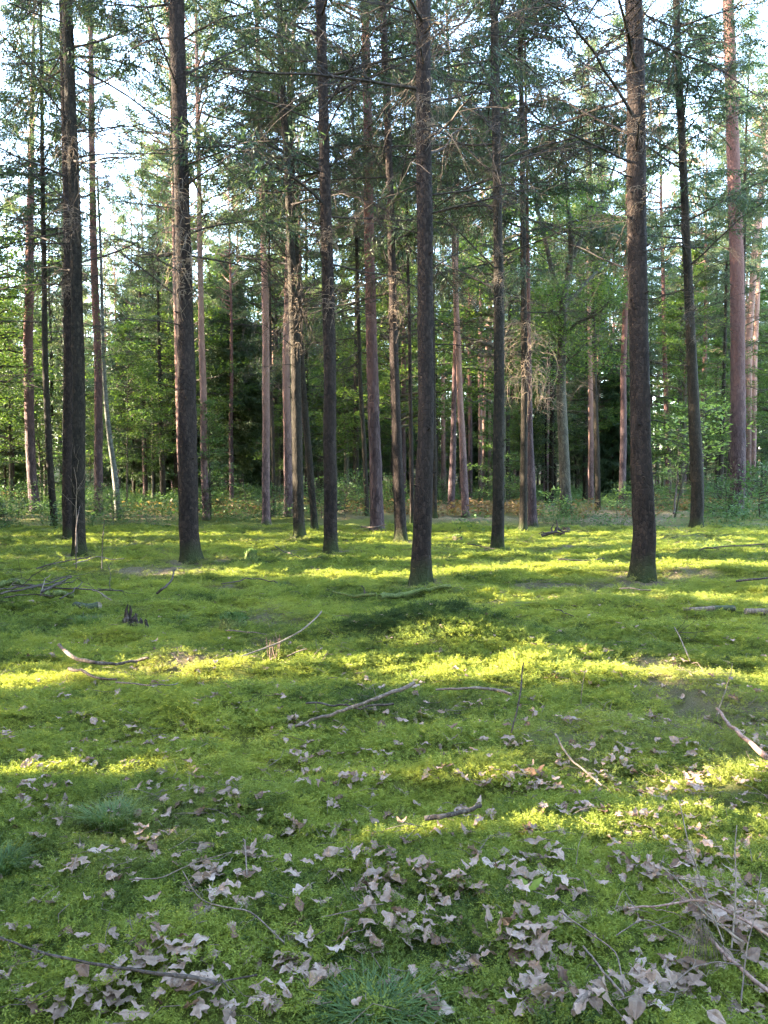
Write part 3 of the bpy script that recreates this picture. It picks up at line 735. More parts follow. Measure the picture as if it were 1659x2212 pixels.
GROUPS = {'spruce': 'spruce trees of the stand', 'pine': 'pine trees of the stand'}
trunk_px = []
trunk_xy = []
roots = []

def curled_twigs(seed, n=22, L=0.8, hang=1.0):
    r = np.random.default_rng(seed); mb = MB()
    for i in range(n):
        az = r.random() * 6.283; l = L * (0.35 + 0.8 * r.random()); k = 9; s_ = np.linspace(0, 1, k)
        h = np.array([math.cos(az), math.sin(az), 0.0]); sd = np.array([-h[1], h[0], 0]) * r.normal() * 0.5
        P = np.array([0, 0, 0.25 * r.normal()]) + (h + sd * s_[:, None]) * (np.sin(s_ * (1.6 + 0.6 * r.random())) * l * 0.55)[:, None] + np.array([0, 0, 1.0]) * (0.22 * l * np.sin(s_ * 2.6) - hang * l * s_ ** 1.7)[:, None]
        P = P + np.cumsum(r.normal(size=(k, 3)) * 0.012, axis=0)
        tube(mb, P, np.linspace(0.0075, 0.0022, k), 4, cap=False)
        for j in range(4):
            b = P[2 + r.integers(6)]; d = unit(r.normal(size=3) + np.array([0, 0, -1.0]) + h * 0.4); l2 = l * 0.3 * (0.4 + r.random()); w = np.linspace(0, 1, 5)
            Q = b + d * (w * l2)[:, None] + h * (0.25 * l2 * w ** 2)[:, None]
            tube(mb, Q, np.linspace(0.004, 0.0016, 5), 3, cap=False)
    return mb.mesh('dead_twigs', M['pale_twig'])
CURL = [curled_twigs(700 + i) for i in range(4)]

for ti, (kind, label, path, Ht, bark, op) in enumerate(TREES):
    g = ground(path[0][0], path[0][1])
    Y = g[1]
    base = g + np.array([0, path[0][2] / FPX * Y * 0.4, 0])
    base[2] = float(H(base[0], base[1]))
    pts = [np.array([0, 0, -0.35])]; rad = [path[0][2] / FPX * Y / 2 * 0.93]
    for (px, py, w) in path:
        p = at_depth(px, py, base[1]) - base
        if px == path[0][0] and py == path[0][1]: p[2] = 0.0; p[0] = 0.0
        rr = w / FPX * Y / 2
        pts.append(p); rad.append(rr)
    rad[1] *= 0.93
    z_last = pts[-1][2]
    d = (pts[-1] - pts[-2]); d = d / max(d[2], 1e-3)
    d = np.clip(d, -0.08, 1.0)
    zt = max(Ht, z_last + 3)
    pts.append(pts[-1] + d * (zt - z_last)); rad.append(min(rad[-1] * 0.3, 0.03))
    pts = np.array(pts); rad = np.array(rad) * 0.94
    nm = kind + '_tree'
    root = thing(nm, label, kind + ' tree', base, GROUPS[kind])
    r = np.random.default_rng(1000 + ti)
    big = path[0][2] > 24
    new_obj('trunk', trunk_mesh(pts, rad, 28 if big else 14, 40 + ti, bark, flare=0.26, rough=0.05 if big else 0.035, step=0.11 if big else 0.3, knots=(40 if kind == 'spruce' else 14) if big else 8), root)
    trunk_px.append((path[0][0], label)); trunk_xy.append((base[0], base[1], rad[1]))
    def axis(z): return np.array([np.interp(z, pts[:, 2], pts[:, 0]), np.interp(z, pts[:, 2], pts[:, 1]), z])
    # crown
    lib = SPRUCE if kind == 'spruce' else PINE
    cm, wm = lib[ti % 3]
    if kind == 'spruce' and Y < 21: cm, wm = THIN
    k = zt / (23.0 if kind == 'spruce' else 21.0)
    top = axis(zt * 0.97)
    tilt = (-math.atan2(top[1], top[2]), math.atan2(top[0], top[2]), 0)
    low = axis(zt * 0.55); ex = Matrix.Rotation(tilt[1], 3, 'Y') @ Vector((0, 0, low[2]))
    c = new_obj('crown', cm, root, (low[0] - ex[0], low[1], 0), tilt, k)
    w = new_obj('limbs', wm, c)
    # bare side branches
    z0 = op['z0']; z1 = min(zt * 0.62, Y * 0.66 + 2.5)
    for b in range(op['br']):
        z = z0 + (z1 - z0) * ((b + r.random()) / op['br']) ** 0.85
        p = axis(z); az = r.random() * 6.283
        rr = float(np.interp(z, pts[:, 2], rad))
        p = p + np.array([math.cos(az), math.sin(az), 0]) * rr * 0.8
        s_ = (0.55 + 0.7 * r.random()) * (0.8 if z < z0 + 1.0 else 1.15)
        rot = (r.normal() * 0.5, -0.18 + 0.30 * r.normal() * 1.0, az)
        if kind == 'pine':
            new_obj('branch', PINE_DEAD[r.integers(4)], root, p, rot, s_ * 1.1)
        else:
            gq = 0 if Y < 13 else max(0, (z - 5.5) / 13.0)
            if r.random() < gq:
                bm_, nm_ = GREEN[r.integers(5)]
                br = new_obj('branch', bm_, root, p, rot, s_ * 1.25)
                ns_ = new_obj('needle_spray', nm_, br); ns_['kind'] = 'stuff'
            else:
                new_obj('branch', DEAD[r.integers(9)], root, p, rot, s_)
    tw = op.get('twigs', 0)
    if tw == 1:
        for q, (px, py, sc) in enumerate([(392, 440, 0.8), (400, 520, 0.9), (405, 565, 1.0), (400, 620, 0.9), (398, 330, 0.6)]):
            p = at_depth(px, py, base[1]) - base; p[1] -= 0.14
            new_obj('dead_twigs', CURL[q % 4], root, p, (0.2, 0.1 * q, q * 1.3), sc)
    if tw == 2:
        for q, (px, py, sc) in enumerate([(160, 480, 0.6), (156, 330, 0.6), (158, 300, 0.5)]):
            p = at_depth(px, py, base[1]) - base; p[1] -= 0.1
            new_obj('dead_twigs', CURL[q % 4], root, p, (0.2, 0.1 * q, q * 1.7), sc)
    if tw == 3:
        for q, (px, py, sc) in enumerate([(1125, 820, 1.5), (1160, 800, 1.6), (1130, 700, 1.7), (1150, 730, 1.5), (1110, 760, 1.4), (1175, 860, 1.2)]):
            p = at_depth(px, py, base[1]) - base; p[1] -= 0.1
            new_obj('dead_twigs', CURL[q % 4], root, p, (0.3 * q, 0.1 * q, q * 1.1), sc * 0.72)
    if tw == 0 and kind == 'spruce' and big:
        for q in range(3):
            p = axis(z0 + 0.6 + 2.2 * r.random())
            new_obj('dead_twigs', CURL[r.integers(4)], root, p + np.array([0.03, -rad[2], 0]), (0.2 * r.normal(), 0.2 * r.normal(), r.random() * 6), 0.35 + 0.3 * r.random())
    roots.append((root, base, rad))
    if 'ivy' in label:
        r2 = np.random.default_rng(77); mb = MB(); n = 420
        a = r2.random(n) * 6.283; z = r2.random(n) ** 1.6 * 2.2
        rr = np.interp(z, pts[:, 2], rad) + 0.03 + 0.10 * r2.random(n)
        cc = np.stack([np.interp(z, pts[:, 2], pts[:, 0]) + rr * np.cos(a), np.interp(z, pts[:, 2], pts[:, 1]) + rr * np.sin(a), z], -1)
        dd = unit(np.stack([np.cos(a), np.sin(a), -0.6 + 0 * a], -1) + r2.normal(size=(n, 3)) * 0.5)
        rhombi(mb, cc, dd, side_of(r2, dd), 0.11, 0.085)
        iv = new_obj('ivy', mb.mesh('ivy', M['leaf_herb'], False), root); iv['kind'] = 'stuff'

# ------------------------------------------------------------------ oak, birch
def limb_tree(base, limbs, sides=10):
    mb = MB()
    for pts, rad in limbs: tube(mb, pts, rad, sides, cap=True)
    return mb

g = ground(1224, 1114); Y = g[1]
def OP(x, y, dy=0.0):
    p = at_depth(x, y, Y + dy) - g; return p
def chain(px, r0, r1, dys=None, kw=1.0):
    P = np.array([OP(x, y, 0 if dys is None else dys[i]) for i, (x, y) in enumerate(px)])
    t = np.linspace(0, 1, len(P)); n = 14; tt_ = np.linspace(0, 1, n)
    Q = np.stack([np.interp(tt_, t, P[:, a]) for a in range(3)], -1)
    for _ in range(2): Q[1:-1] = (Q[:-2] + 2 * Q[1:-1] + Q[2:]) / 4
    return Q, np.linspace(r0, r1, n) * Y / FPX / 2 * kw
oak = thing('oak_tree', 'crooked oak forking into several rising limbs, right of centre', 'oak tree', g)
P0, r0_ = chain([(1224, 1122), (1221, 1050), (1219, 988), (1212, 868), (1211, 796), (1216, 690), (1218, 640)], 25, 16)
r0_[0] *= 1.35; r0_[1] *= 1.1
mb = MB(); tube(mb, P0, r0_, 14, wob=0.06, r=np.random.default_rng(5))
new_obj('trunk', mb.mesh('trunk', M['bark_oak']), oak)
oak_limbs = [
 ([(1216, 660), (1205, 630), (1186, 560), (1170, 480), (1150, 420), (1140, 340)], 10, 4, [0, 0, .3, .6, .8, 1.0]),
 ([(1218, 650), (1222, 610), (1236, 560), (1234, 500), (1226, 440), (1222, 360)], 13, 5, [0, 0, -.2, -.4, -.6, -1]),
 ([(1238, 555), (1262, 500), (1300, 440), (1330, 350)], 8, 3, [-.2, 0, .5, 1]),
 ([(1220, 660), (1250, 630), (1275, 600), (1310, 570), (1345, 500)], 8, 3, [0, .3, .8, 1.2, 1.6]),
 ([(1214, 690), (1195, 672), (1165, 655), (1120, 650)], 6, 2, [0, -.3, -.6, -1]),
 ([(1222, 720), (1250, 695), (1290, 680), (1310, 660)], 7, 2, [0, -.3, -.8, -1.2]),
 ([(1212, 800), (1230, 775), (1252, 760)], 4, 1.5, [0, -.2, -.4]),
]
lv = MB(); r = np.random.default_rng(91)
for px, a, b, dys in oak_limbs:
    Q, rr = chain(px, a, b, dys, 1.35)
    mb = MB(); tube(mb, Q, rr, 8)
    for j in range(9):
        i = 4 + r.integers(10); l = 0.7 + 1.6 * r.random(); d = unit(r.normal(size=3) + np.array([0, 0, 0.35])); w = np.linspace(0, 1, 6)
        T = Q[i] + d * (w * l)[:, None] + np.cumsum(r.normal(size=(6, 3)) * 0.06, axis=0)
        tube(mb, T, np.linspace(0.022, 0.005, 6), 4, cap=False)
        for k in range(3):
            c0 = T[3 + r.integers(3)]; m = 70
            c = c0 + r.normal(size=(m, 3)) * np.array([0.42, 0.42, 0.2]); dd = unit(r.normal(size=(m, 3)) * np.array([1, 1, 0.5]))
            sd = unit(np.cross(dd, np.array([0, 0, 1.0]) + r.normal(size=(m, 3)) * 0.5))
            rhombi(lv, c, dd, sd, 0.09 + 0.06 * r.random(m), 0.065)
    new_obj('limb', mb.mesh('limb', M['bark_oak']), oak)
new_obj('crown', lv.mesh('crown', M['leaf_broad'], False), oak)
trunk_xy.append((g[0], g[1], 0.25))

g = ground(256, 1124); Y = g[1]
birch = thing('birch_tree', 'slender crooked birch with pale bark right of the purple pine', 'birch tree', g)
P0, r0_ = chain([(256, 1130), (254, 1080), (249, 1014), (238, 964), (232, 908), (227, 850), (224, 796), (219, 700), (222, 600), (216, 500), (210, 380)], 14, 4)
mb = MB(); tube(mb, P0, r0_, 12, wob=0.08, r=np.random.default_rng(6))
new_obj('trunk', mb.mesh('trunk', M['bark_birch']), birch)
lv = MB(); wd = MB(); r = np.random.default_rng(92)
for i in range(26):
    b = P0[6 + r.integers(8)]; l = 0.6 + 1.3 * r.random(); d = unit(r.normal(size=3) * np.array([1, 1, 0.4]) + np.array([0, 0, 0.3])); w = np.linspace(0, 1, 6)
    T = b + d * (w * l)[:, None] - np.array([0, 0, 0.5]) * (w ** 2)[:, None]
    tube(wd, T, np.linspace(0.014, 0.003, 6), 3, cap=False)
    m = 46; c = T[2 + r.integers(0, 4, m)] + r.normal(size=(m, 3)) * 0.16; dd = unit(r.normal(size=(m, 3)) + np.array([0, 0, -0.7]))
    rhombi(lv, c, dd, side_of(r, dd), 0.06, 0.045)
cr = new_obj('crown', lv.mesh('crown', M['leaf_broad'], False), birch); new_obj('limbs', wd.mesh('limbs', M['dead_wood']), cr)
trunk_xy.append((g[0], g[1], 0.12))

# bent broken dead stem behind the furrowed pine
g = ground(757, 1075); Y = g[1]
bt = thing('broken_tree', 'bent broken dead stem arching down behind the furrowed purple pine', 'dead tree', g)
P0, r0_ = chain([(757, 1080), (752, 960), (746, 800), (742, 640), (740, 480)], 13, 7)
mb = MB(); tube(mb, P0, r0_, 10, wob=0.08, r=np.random.default_rng(8)); new_obj('trunk', mb.mesh('trunk', M['bark_oak']), bt)
P0, r0_ = chain([(757, 1005), (759, 965), (766, 938), (782, 920), (803, 905), (830, 905), (850, 888), (872, 868), (900, 850)], 7, 7)
mb = MB(); tube(mb, P0, r0_, 8, wob=0.1, r=np.random.default_rng(9)); new_obj('broken_limb', mb.mesh('broken_limb', M['tan_twig']), bt)

# ------------------------------------------------------------------ named young trees and shrubs
def young_spruce(px, py, h, lib, label, group=None, rz=0.0):
    g = ground(px, py)
    t = thing('young_spruce', label, 'young spruce', g, group, rz)
    tm = (T_YOUNG, 9.6) if lib == 0 else (T_YOUNG2, 12.6)
    k = h / (tm[1] + 0.4); lb_ = YOUNG[1] if lib == 2 else DENSE[lib]
    new_obj('trunk', tm[0], t, scl=k)
    c = new_obj('crown', lb_[0], t, scl=k); new_obj('limbs', lb_[1], c)
    return t
def sapling(px, py, h, lib, label, cat='sapling', group=None, rz=0.0, name='leafy_sapling', mats=None):
    g = ground(px, py)
    t = thing(name, label, cat, g, group, rz)
    k = h / (7.0, 9.0, 5.0)[lib]
    c = new_obj('crown', BROAD[lib][0] if mats is None else mats[0], t, scl=k); new_obj('stem', BROAD[lib][1] if mats is None else mats[1], t, scl=k)
    return t
young_spruce(500, 1086, 15.0, 1, 'big dark drooping spruce with green branches right of the hanging-twig spruce')
young_spruce(470, 1076, 17.0, 1, 'tall dark green spruce behind the hanging-twig spruce', rz=2)
young_spruce(290, 1082, 14.0, 1, 'dark green spruce behind the beech sapling and the crooked birch', rz=4)
young_spruce(365, 1078, 13.0, 0, 'bluish dark spruce just left behind the hanging-twig spruce', rz=1)
young_spruce(1325, 1084, 9.0, 0, 'yellowish young spruce left of the red-barked pine', rz=1)
young_spruce(1180, 1085, 12.0, 2, 'brownish half-dead spruce left of the oak', rz=3)
young_spruce(20, 1070, 11.0, 0, 'green spruce at the left edge behind the black-footed pine', rz=5)
young_spruce(1050, 1062, 14.0, 2, 'bushy dark spruce behind the pink pine cluster', rz=5)
sapling(275, 1102, 8.6, 1, 'bright green beech sapling between the crooked birch and hanging-twig spruce')
sapling(330, 1098, 7.0, 0, 'low spreading beech sapling just left of the hanging-twig spruce', rz=2)
sapling(455, 1122, 4.2, 2, 'thin dark-stemmed sapling right of the hanging-twig spruce', rz=1)
pale = broad_tree(563, 3.2, 1.1, 1.5, 30, 0.11, 26, 'leaf_pale', 'bark_oak', 0.03, lean=(0.8, 0), shape=0.35)
sapling(1455, 1118, 6.2, 0, 'pale sunlit leafy sapling leaning behind the leaning spruce', mats=None)
col.objects[-1] if False else None
for o in list(col.objects):
    if o.get('label') == 'pale sunlit leafy sapling leaning behind the leaning spruce':
        for ch in list(o.children):
            ch.data = pale[0] if ch.name.startswith('crown') else pale[1]; ch.scale = (1.5,) * 3
t = broad_tree(564, 0.9, 0.3, 0.25, 12, 0.11, 6, 'leaf_pale', 'dead_wood', 0.012)
sapling(1195, 1122, 7.0, 0, 'small pale seedling left of the oak foot', 'seedling', name='seedling', mats=t)
sapling(1333, 1118, 8.6, 0, 'small pale seedling left of the thickest spruce', 'seedling', name='seedling', mats=t, rz=2)
for o in col.objects:
    if o.get('category') == 'seedling':
        for ch in o.children: ch.scale = (1.15,) * 3
for q, (px, py, h, lb) in enumerate([(-40, 1112, 15, 'tall bright green leafy tree leaning in at the left edge'), (25, 1088, 12, 'leafy green tree behind the black-footed pine'), (1690, 1098, 13, 'leafy tree leaning in at the right edge'), (1560, 1078, 12, 'leafy tree behind the pale sapling'), (1290, 1084, 13, 'dense leafy tree behind the oak crown'), (700, 1070, 12, 'leafy tree seen between the straight dark spruce and furrowed pine')]):
    sapling(px, py, h, 0, lb, 'broadleaf tree', rz=q * 1.3, name='broadleaf_tree', mats=BROAD_BIG[q % 2])
    for ch in col.objects[-1].parent.children: ch.scale = (h / (17, 14)[q % 2],) * 3
BU = [broad_tree(580 + i, 1.3, 0.12, 0.9, 30, 0.075, 26, 'leaf_herb', 'dead_wood', 0.014, shape=0.3) for i in range(3)]
def shrub(px, py, sc, label, rz=0.0, i=0):
    g = ground(px, py); t = thing('shrub', label, 'shrub', g, 'low green shrubs under the trees', rz)
    new_obj('crown', BU[i][0], t, scl=sc); new_obj('stem', BU[i][1], t, scl=sc)
for i, (px, py, sc, lb) in enumerate([
    (212, 1122, 0.9, 'low leafy shrub at the foot of the purple pine'), (245, 1135, 0.8, 'low leafy shrub in front of the crooked birch'),
    (40, 1122, 1.0, 'low shrub at the foot of the black-footed pine'), (10, 1140, 0.8, 'low shrub at the left edge of the moss'),
    (450, 1120, 0.8, 'low shrub behind the hanging-twig spruce foot'), (585, 1126, 0.9, 'small shrub at the foot of the pinkish pine'),
    (695, 1118, 1.0, 'shrub between the leaning spruces and straight dark spruce'), (745, 1122, 1.0, 'shrub right behind the straight dark spruce'),
    (770, 1108, 1.2, 'tall shrub at the foot of the bent broken stem'), (1420, 1112, 1.0, 'shrub behind the right flank of the thickest spruce'),
    (1540, 1118, 1.1, 'shrub between the leaning spruce and ivy-footed pine'), (1570, 1128, 1.0, 'shrub just in front of the ivy-footed pine'),
    (1640, 1120, 1.4, 'dense shrub at the right edge beside the ivy-footed pine'), (1625, 1095, 1.6, 'tall shrub at the right edge behind the ivy-footed pine'),
    (1350, 1104, 0.9, 'shrub at the foot of the red-barked pine'), (1040, 1094, 1.1, 'shrub at the foot of the pink pine cluster'),
    (1100, 1092, 1.2, 'shrub right behind the olive-brown spruce'), (955, 1090, 1.1, 'shrub left of the pink pine cluster'),
    (850, 1102, 1.1, 'shrub behind the sunlit-side spruce'), (530, 1112, 0.9, 'shrub before the big dark drooping spruce')]):
    shrub(px, py, sc, lb, i * 1.7, i % 3)

# ------------------------------------------------------------------ the wood behind
ANCH = [(-200, 'left picture edge'), (160, 'close spruce pair'), (409, 'hanging-twig spruce'), (645, 'dark leaning spruce'), (816, 'furrowed purple pine'), (911, 'thick central spruce'),
        (1077, 'olive-brown spruce'), (1224, 'forked oak'), (1397, 'thickest spruce'), (1511, 'leaning sunlit-foot spruce'), (1597, 'ivy-footed pine'), (1900, 'right picture edge')]
def slot(px):
    i = max(0, min(len(ANCH) - 2, sum(1 for a in ANCH if a[0] <= px) - 1))
    return ANCH[i][1], ANCH[i + 1][1]
taken = [(x, y) for x, y, _ in trunk_xy]
def free(x, y, dmin):
    return all((x - a) ** 2 + (y - b) ** 2 > dmin * dmin for a, b in taken)
r = np.random.default_rng(2024)
BACK = []
def back_tree(kind, x, y, i, sc):
    z = float(H(x, y)); px, _ = to_px((x, y, z)); A, B = slot(px)
    rz = r.random() * 6.283
    if kind == 'spruce':
        lb = f'slender far spruce between the {A} and the {B}'
        t = thing('spruce_tree', lb, 'spruce tree', (x, y, z), lb.replace('spruce between', 'spruces between', 1), rz)
        new_obj('trunk', T_SPRUCE[i % 3], t, scl=(sc, sc, sc))
        cm, wm = SPRUCE[i % 3]
        c = new_obj('crown', cm, t, scl=sc * 0.96); new_obj('limbs', wm, c)
        new_obj('bare_branches', (BARE_PALE[i % 2] if r.random() < 0.3 else BARE[i % 5]), t, scl=sc)
    elif kind == 'pine':
        lb = f'far pinkish pine between the {A} and the {B}'
        t = thing('pine_tree', lb, 'pine tree', (x, y, z), lb.replace('pine between', 'pines between', 1), rz)
        new_obj('trunk', T_PINE[i % 4], t, scl=sc)
        cm, wm = PINE[i % 3]
        c = new_obj('crown', cm, t, scl=sc * 0.96); new_obj('limbs', wm, c)
    elif kind == 'broad':
        lb = f'far leafy young tree between the {A} and the {B}'
        t = thing('broadleaf_tree', lb, 'broadleaf tree', (x, y, z), lb.replace('tree between', 'trees between', 1), rz)
        lvm, wdm = (BROAD + BROAD_BIG)[i % 5] if y > 34 else BROAD[i % 3]
        new_obj('crown', lvm, t, scl=sc); new_obj('stem', wdm, t, scl=sc)
    else:
        lb = f'far green young spruce between the {A} and the {B}'
        t = thing('young_spruce', lb, 'young spruce', (x, y, z), lb.replace('spruce between', 'spruces between', 1), rz)
        j = i % 2
        new_obj('trunk', (T_YOUNG, T_YOUNG2)[j], t, scl=sc); lb_ = (YOUNG if i % 3 else DENSE)[j]; c = new_obj('crown', lb_[0], t, scl=sc); new_obj('limbs', lb_[1], c)
n = 0; i = 0
while n < 128 and i < 8000:
    i += 1
    y = math.sqrt(r.random() * (100 ** 2 - 33 ** 2) + 33 ** 2); x = (r.random() * 2 - 1) * (0.53 * y + 1)
    if not free(x, y, 2.3): continue
    taken.append((x, y)); n += 1
    back_tree('spruce' if r.random() < 0.42 else 'pine', x, y, n, 0.85 + 0.35 * r.random())
n = 0
while n < 30 and i < 10000:
    i += 1
    y = 44 + 44 * r.random(); x = y * (0.06 + 0.36 * r.random())
    if not free(x, y, 2.0): continue
    taken.append((x, y)); n += 1
    back_tree('pine' if r.random() < 0.65 else 'spruce', x, y, n, 0.85 + 0.3 * r.random())
n = 0
while n < 118 and i < 18000:
    i += 1
    y = math.sqrt(r.random() * (92 ** 2 - 36 ** 2) + 36 ** 2); x = (r.random() * 2 - 1) * (0.53 * y + 1)
    if not free(x, y, 1.6): continue
    taken.append((x, y)); n += 1
    back_tree('broad', x, y, n, 0.8 + 0.6 * r.random())
n = 0
while n < 64 and i < 22000:
    i += 1
    y = math.sqrt(r.random() * (95 ** 2 - 42 ** 2) + 42 ** 2); x = (r.random() * 2 - 1) * (0.53 * y + 1)
    if not free(x, y, 2.0): continue
    taken.append((x, y)); n += 1
    back_tree('young', x, y, n, 0.8 + 0.7 * r.random())

ORD = 'first second third fourth fifth sixth seventh eighth ninth tenth eleventh twelfth thirteenth fourteenth fifteenth sixteenth seventeenth eighteenth nineteenth twentieth'.split()
byl = {}
for o in col.objects:
    if o.parent is None and o.get('label', '').find(' between the ') > 0 and ('far ' in o['label']): byl.setdefault(o['label'], []).append(o)
for lb, os_ in byl.items():
    os_.sort(key=lambda o: to_px(o.location)[0])
    for q, o in enumerate(os_):
        if len(os_) > 1 and q < 20: o['label'] = ORD[q] + ' ' + lb

# the wood beyond, one mass, all round the far side
fw = []
for k in range(3):
    m2 = MB(); rr2 = np.random.default_rng(50 + k)
    for j in range(7):
        ox, oy = rr2.normal(size=2) * 3.0; z = np.array([-0.3, 5, 12, 20])
        tube(m2, np.stack([ox + 0 * z, oy + 0 * z, z], -1), [0.17, 0.14, 0.1, 0.03], 6, cap=False)
    fw.append(m2.mesh('far_trunks', M[['bark_pine_pink', 'bark_spruce_dim', 'bark_pine'][k]]))
N = 560
a = (r.random(N) - 0.5) * R(125); dd = 100 + 55 * r.random(N) ** 0.8
fx, fy = np.sin(a) * dd, np.cos(a) * dd
scatter('far_wood', np.stack([fx, fy, H(fx, fy)], -1), np.stack([0 * a, 0 * a, r.random(N) * 6.28], -1), 0.9 + 0.4 * r.random(N),
        fw[:2] + [DENSE[1][0], BROAD[2][0], BROAD[1][0], PINE[0][0], SPRUCE[1][0], YOUNG[1][0], BROAD_BIG[0][0], BROAD_BIG[1][0], BROAD[1][0], BROAD_BIG[0][0]], label='distant wood reading as one mass behind the trunks')

# undergrowth
def herb_clump(seed, n, rad, h, leaf, mat):
    r = np.random.default_rng(seed); mb = MB()
    c = np.stack([r.normal(size=n) * rad * 0.5, r.normal(size=n) * rad * 0.5, h * r.random(n) ** 0.8], -1)
    d = unit(r.normal(size=(n, 3)) * np.array([1, 1, 0.35])); sd = unit(np.cross(d, np.array([0, 0, 1.0]) + r.normal(size=(n, 3)) * 0.5))
    rhombi(mb, c, d, sd, leaf * (0.6 + 0.8 * r.random(n)), leaf * 0.55)
    for i in range(6):
        p = c[i]; tube(mb, [[p[0] * 0.5, p[1] * 0.5, -0.03], p], [0.004, 0.002], 3, cap=False)
    return mb.mesh('herb_clump', M[mat], smooth=False)
herbs = [herb_clump(800 + i, 90, 0.45, 0.35 + 0.12 * i, 0.075, 'leaf_herb') for i in range(3)]
brack = [herb_clump(820 + i, 80, 0.5, 0.5, 0.13, 'bracken_dry') for i in range(2)]
N = 9000
y = np.sqrt(r.random(N) * (95 ** 2 - 20 ** 2) + 20 ** 2); x = (r.random(N) * 2 - 1) * (0.58 * y + 2)
dn = fbm(x * 0.16, y * 0.16, 61, 2)
kp = (r.random(N) < ss(21, 30, y + 7 * dn)) & (dn > 0.02 - 0.55 * ss(38, 62, y))
edgeL = (y > 22) & (x / y < -0.28) & (r.random(N) < 0.7)
edgeR = (y > 22) & (x / y > 0.40) & (r.random(N) < 0.8)
kp = kp | ((edgeL | edgeR) & (y < 34))
x, y = x[kp], y[kp]; n = len(x)
scatter('undergrowth', np.stack([x, y, H(x, y)], -1), np.stack([0 * x, 0 * x, r.random(n) * 6.28], -1), 0.7 + 0.9 * r.random(n), herbs, label='low green herbs and bramble between the far trunks')
N = 2600
y = np.sqrt(r.random(N) * (85 ** 2 - 29 ** 2) + 29 ** 2); x = (r.random(N) * 2 - 1) * (0.58 * y + 2)
dn = fbm(x * 0.13 + 5, y * 0.13, 71, 2); kp = dn > 0.2; x, y = x[kp], y[kp]; n = len(x)
scatter('bracken', np.stack([x, y, H(x, y)], -1), np.stack([0 * x, 0 * x, r.random(n) * 6.28], -1), 0.7 + 0.7 * r.random(n), brack, label='rust-brown dry bracken under the far trees')

# ------------------------------------------------------------------ unseen spruces added to shade the view (left, beyond the picture edge)
r = np.random.default_rng(99)
LANES = [(3.62, 0.17), (6.0, 0.30), (9.45, 0.28), (12.1, 0.42), (14.35, 0.2), (17.3, 0.3), (18.4, 0.22), (20.6, 0.6)]   # gaps left in the added spruces for sun bands: y, half width
edges = [-3.5] + [e for ly, hw in LANES for e in (ly - hw, ly + hw)] + [25.0]
for a_, b_ in zip(edges[::2], edges[1::2]):
    Rr = min(1.15, (b_ - a_) / 2 * 0.95); n_ = max(1, int(math.ceil((b_ - a_ - 2 * Rr) / (1.1 * Rr))) + 1)
    for row in range(3):
        for q in range(n_):
            yc = (a_ + b_) / 2 if n_ == 1 else a_ + Rr + (b_ - a_ - 2 * Rr) * q / (n_ - 1)
            if row == 1 and n_ > 1: yc = min(b_ - Rr, yc + 0.5 * (b_ - a_ - 2 * Rr) / (n_ - 1))
            h = 9.5 + 3.5 * r.random(); kx = Rr / 1.75
            x = -(0.54 * max(yc, 0) + 3.4 + Rr + (1.5 + Rr) * row * 0.9 + 0.5 * r.random()); y = yc + 0.035 * x + 0.06 * r.normal()
            t = thing('young_spruce', 'unseen young spruce added on the sunny side to shade the moss', 'young spruce', (x, y, float(H(x, y))), 'unseen young spruces shading the moss', r.random() * 6.28)
            new_obj('trunk', T_YOUNG, t, scl=(min(1, kx),) * 2 + (h / 10.0,)); lb_ = YOUNG[0] if (3.7 < a_ and b_ < 5.8) or (a_ < 2.6 and (row + q) % 3) else DENSE[0]; c = new_obj('crown', lb_[0], t, scl=(kx, kx, h / 10.0)); new_obj('limbs', lb_[1], c)
for q in range(46):  # tall spruces added out of view, their crowns shade the near trunks
    y = 2 + 28 * (q + r.random()) / 46; x = -(0.56 * max(y, 0) + 5 + 10 * r.random())
    sc = 0.9 + 0.3 * r.random(); lb = 'unseen tall spruce added on the sunny side to shade the trunks'
    t = thing('spruce_tree', lb, 'spruce tree', (x, y, float(H(x, y))), 'unseen tall spruces shading the trunks', r.random() * 6.28)
    new_obj('trunk', T_SPRUCE[q % 3], t, scl=sc); lib_ = THIN if any(abs(y - ly - 0.035 * x) < 1.2 for ly, hw in LANES) else SPRUCE[1]
    c = new_obj('crown', lib_[0], t, scl=(sc, sc, sc * 0.95)); new_obj('limbs', lib_[1], c)

for (ly, x, h) in ((3.62, -5.2, 1.9), (3.62, -6.0, 2.1), (9.45, -9.0, 3.2), (9.3, -9.9, 3.4), (9.6, -10.6, 3.4), (12.1, -11.0, 2.4)):  # low spruces added in the gaps to block part of a sun band
    y = ly + 0.035 * x; k = h / 10.0
    t = thing('young_spruce', 'unseen small young spruce added in a gap to shorten a sun band', 'young spruce', (x, y, float(H(x, y))), 'unseen small spruces shortening the sun bands', x)
    new_obj('trunk', T_YOUNG, t, scl=k); c = new_obj('crown', DENSE[0][0], t, scl=(k * 1.6, k * 1.6, k)); new_obj('limbs', DENSE[0][1], c)

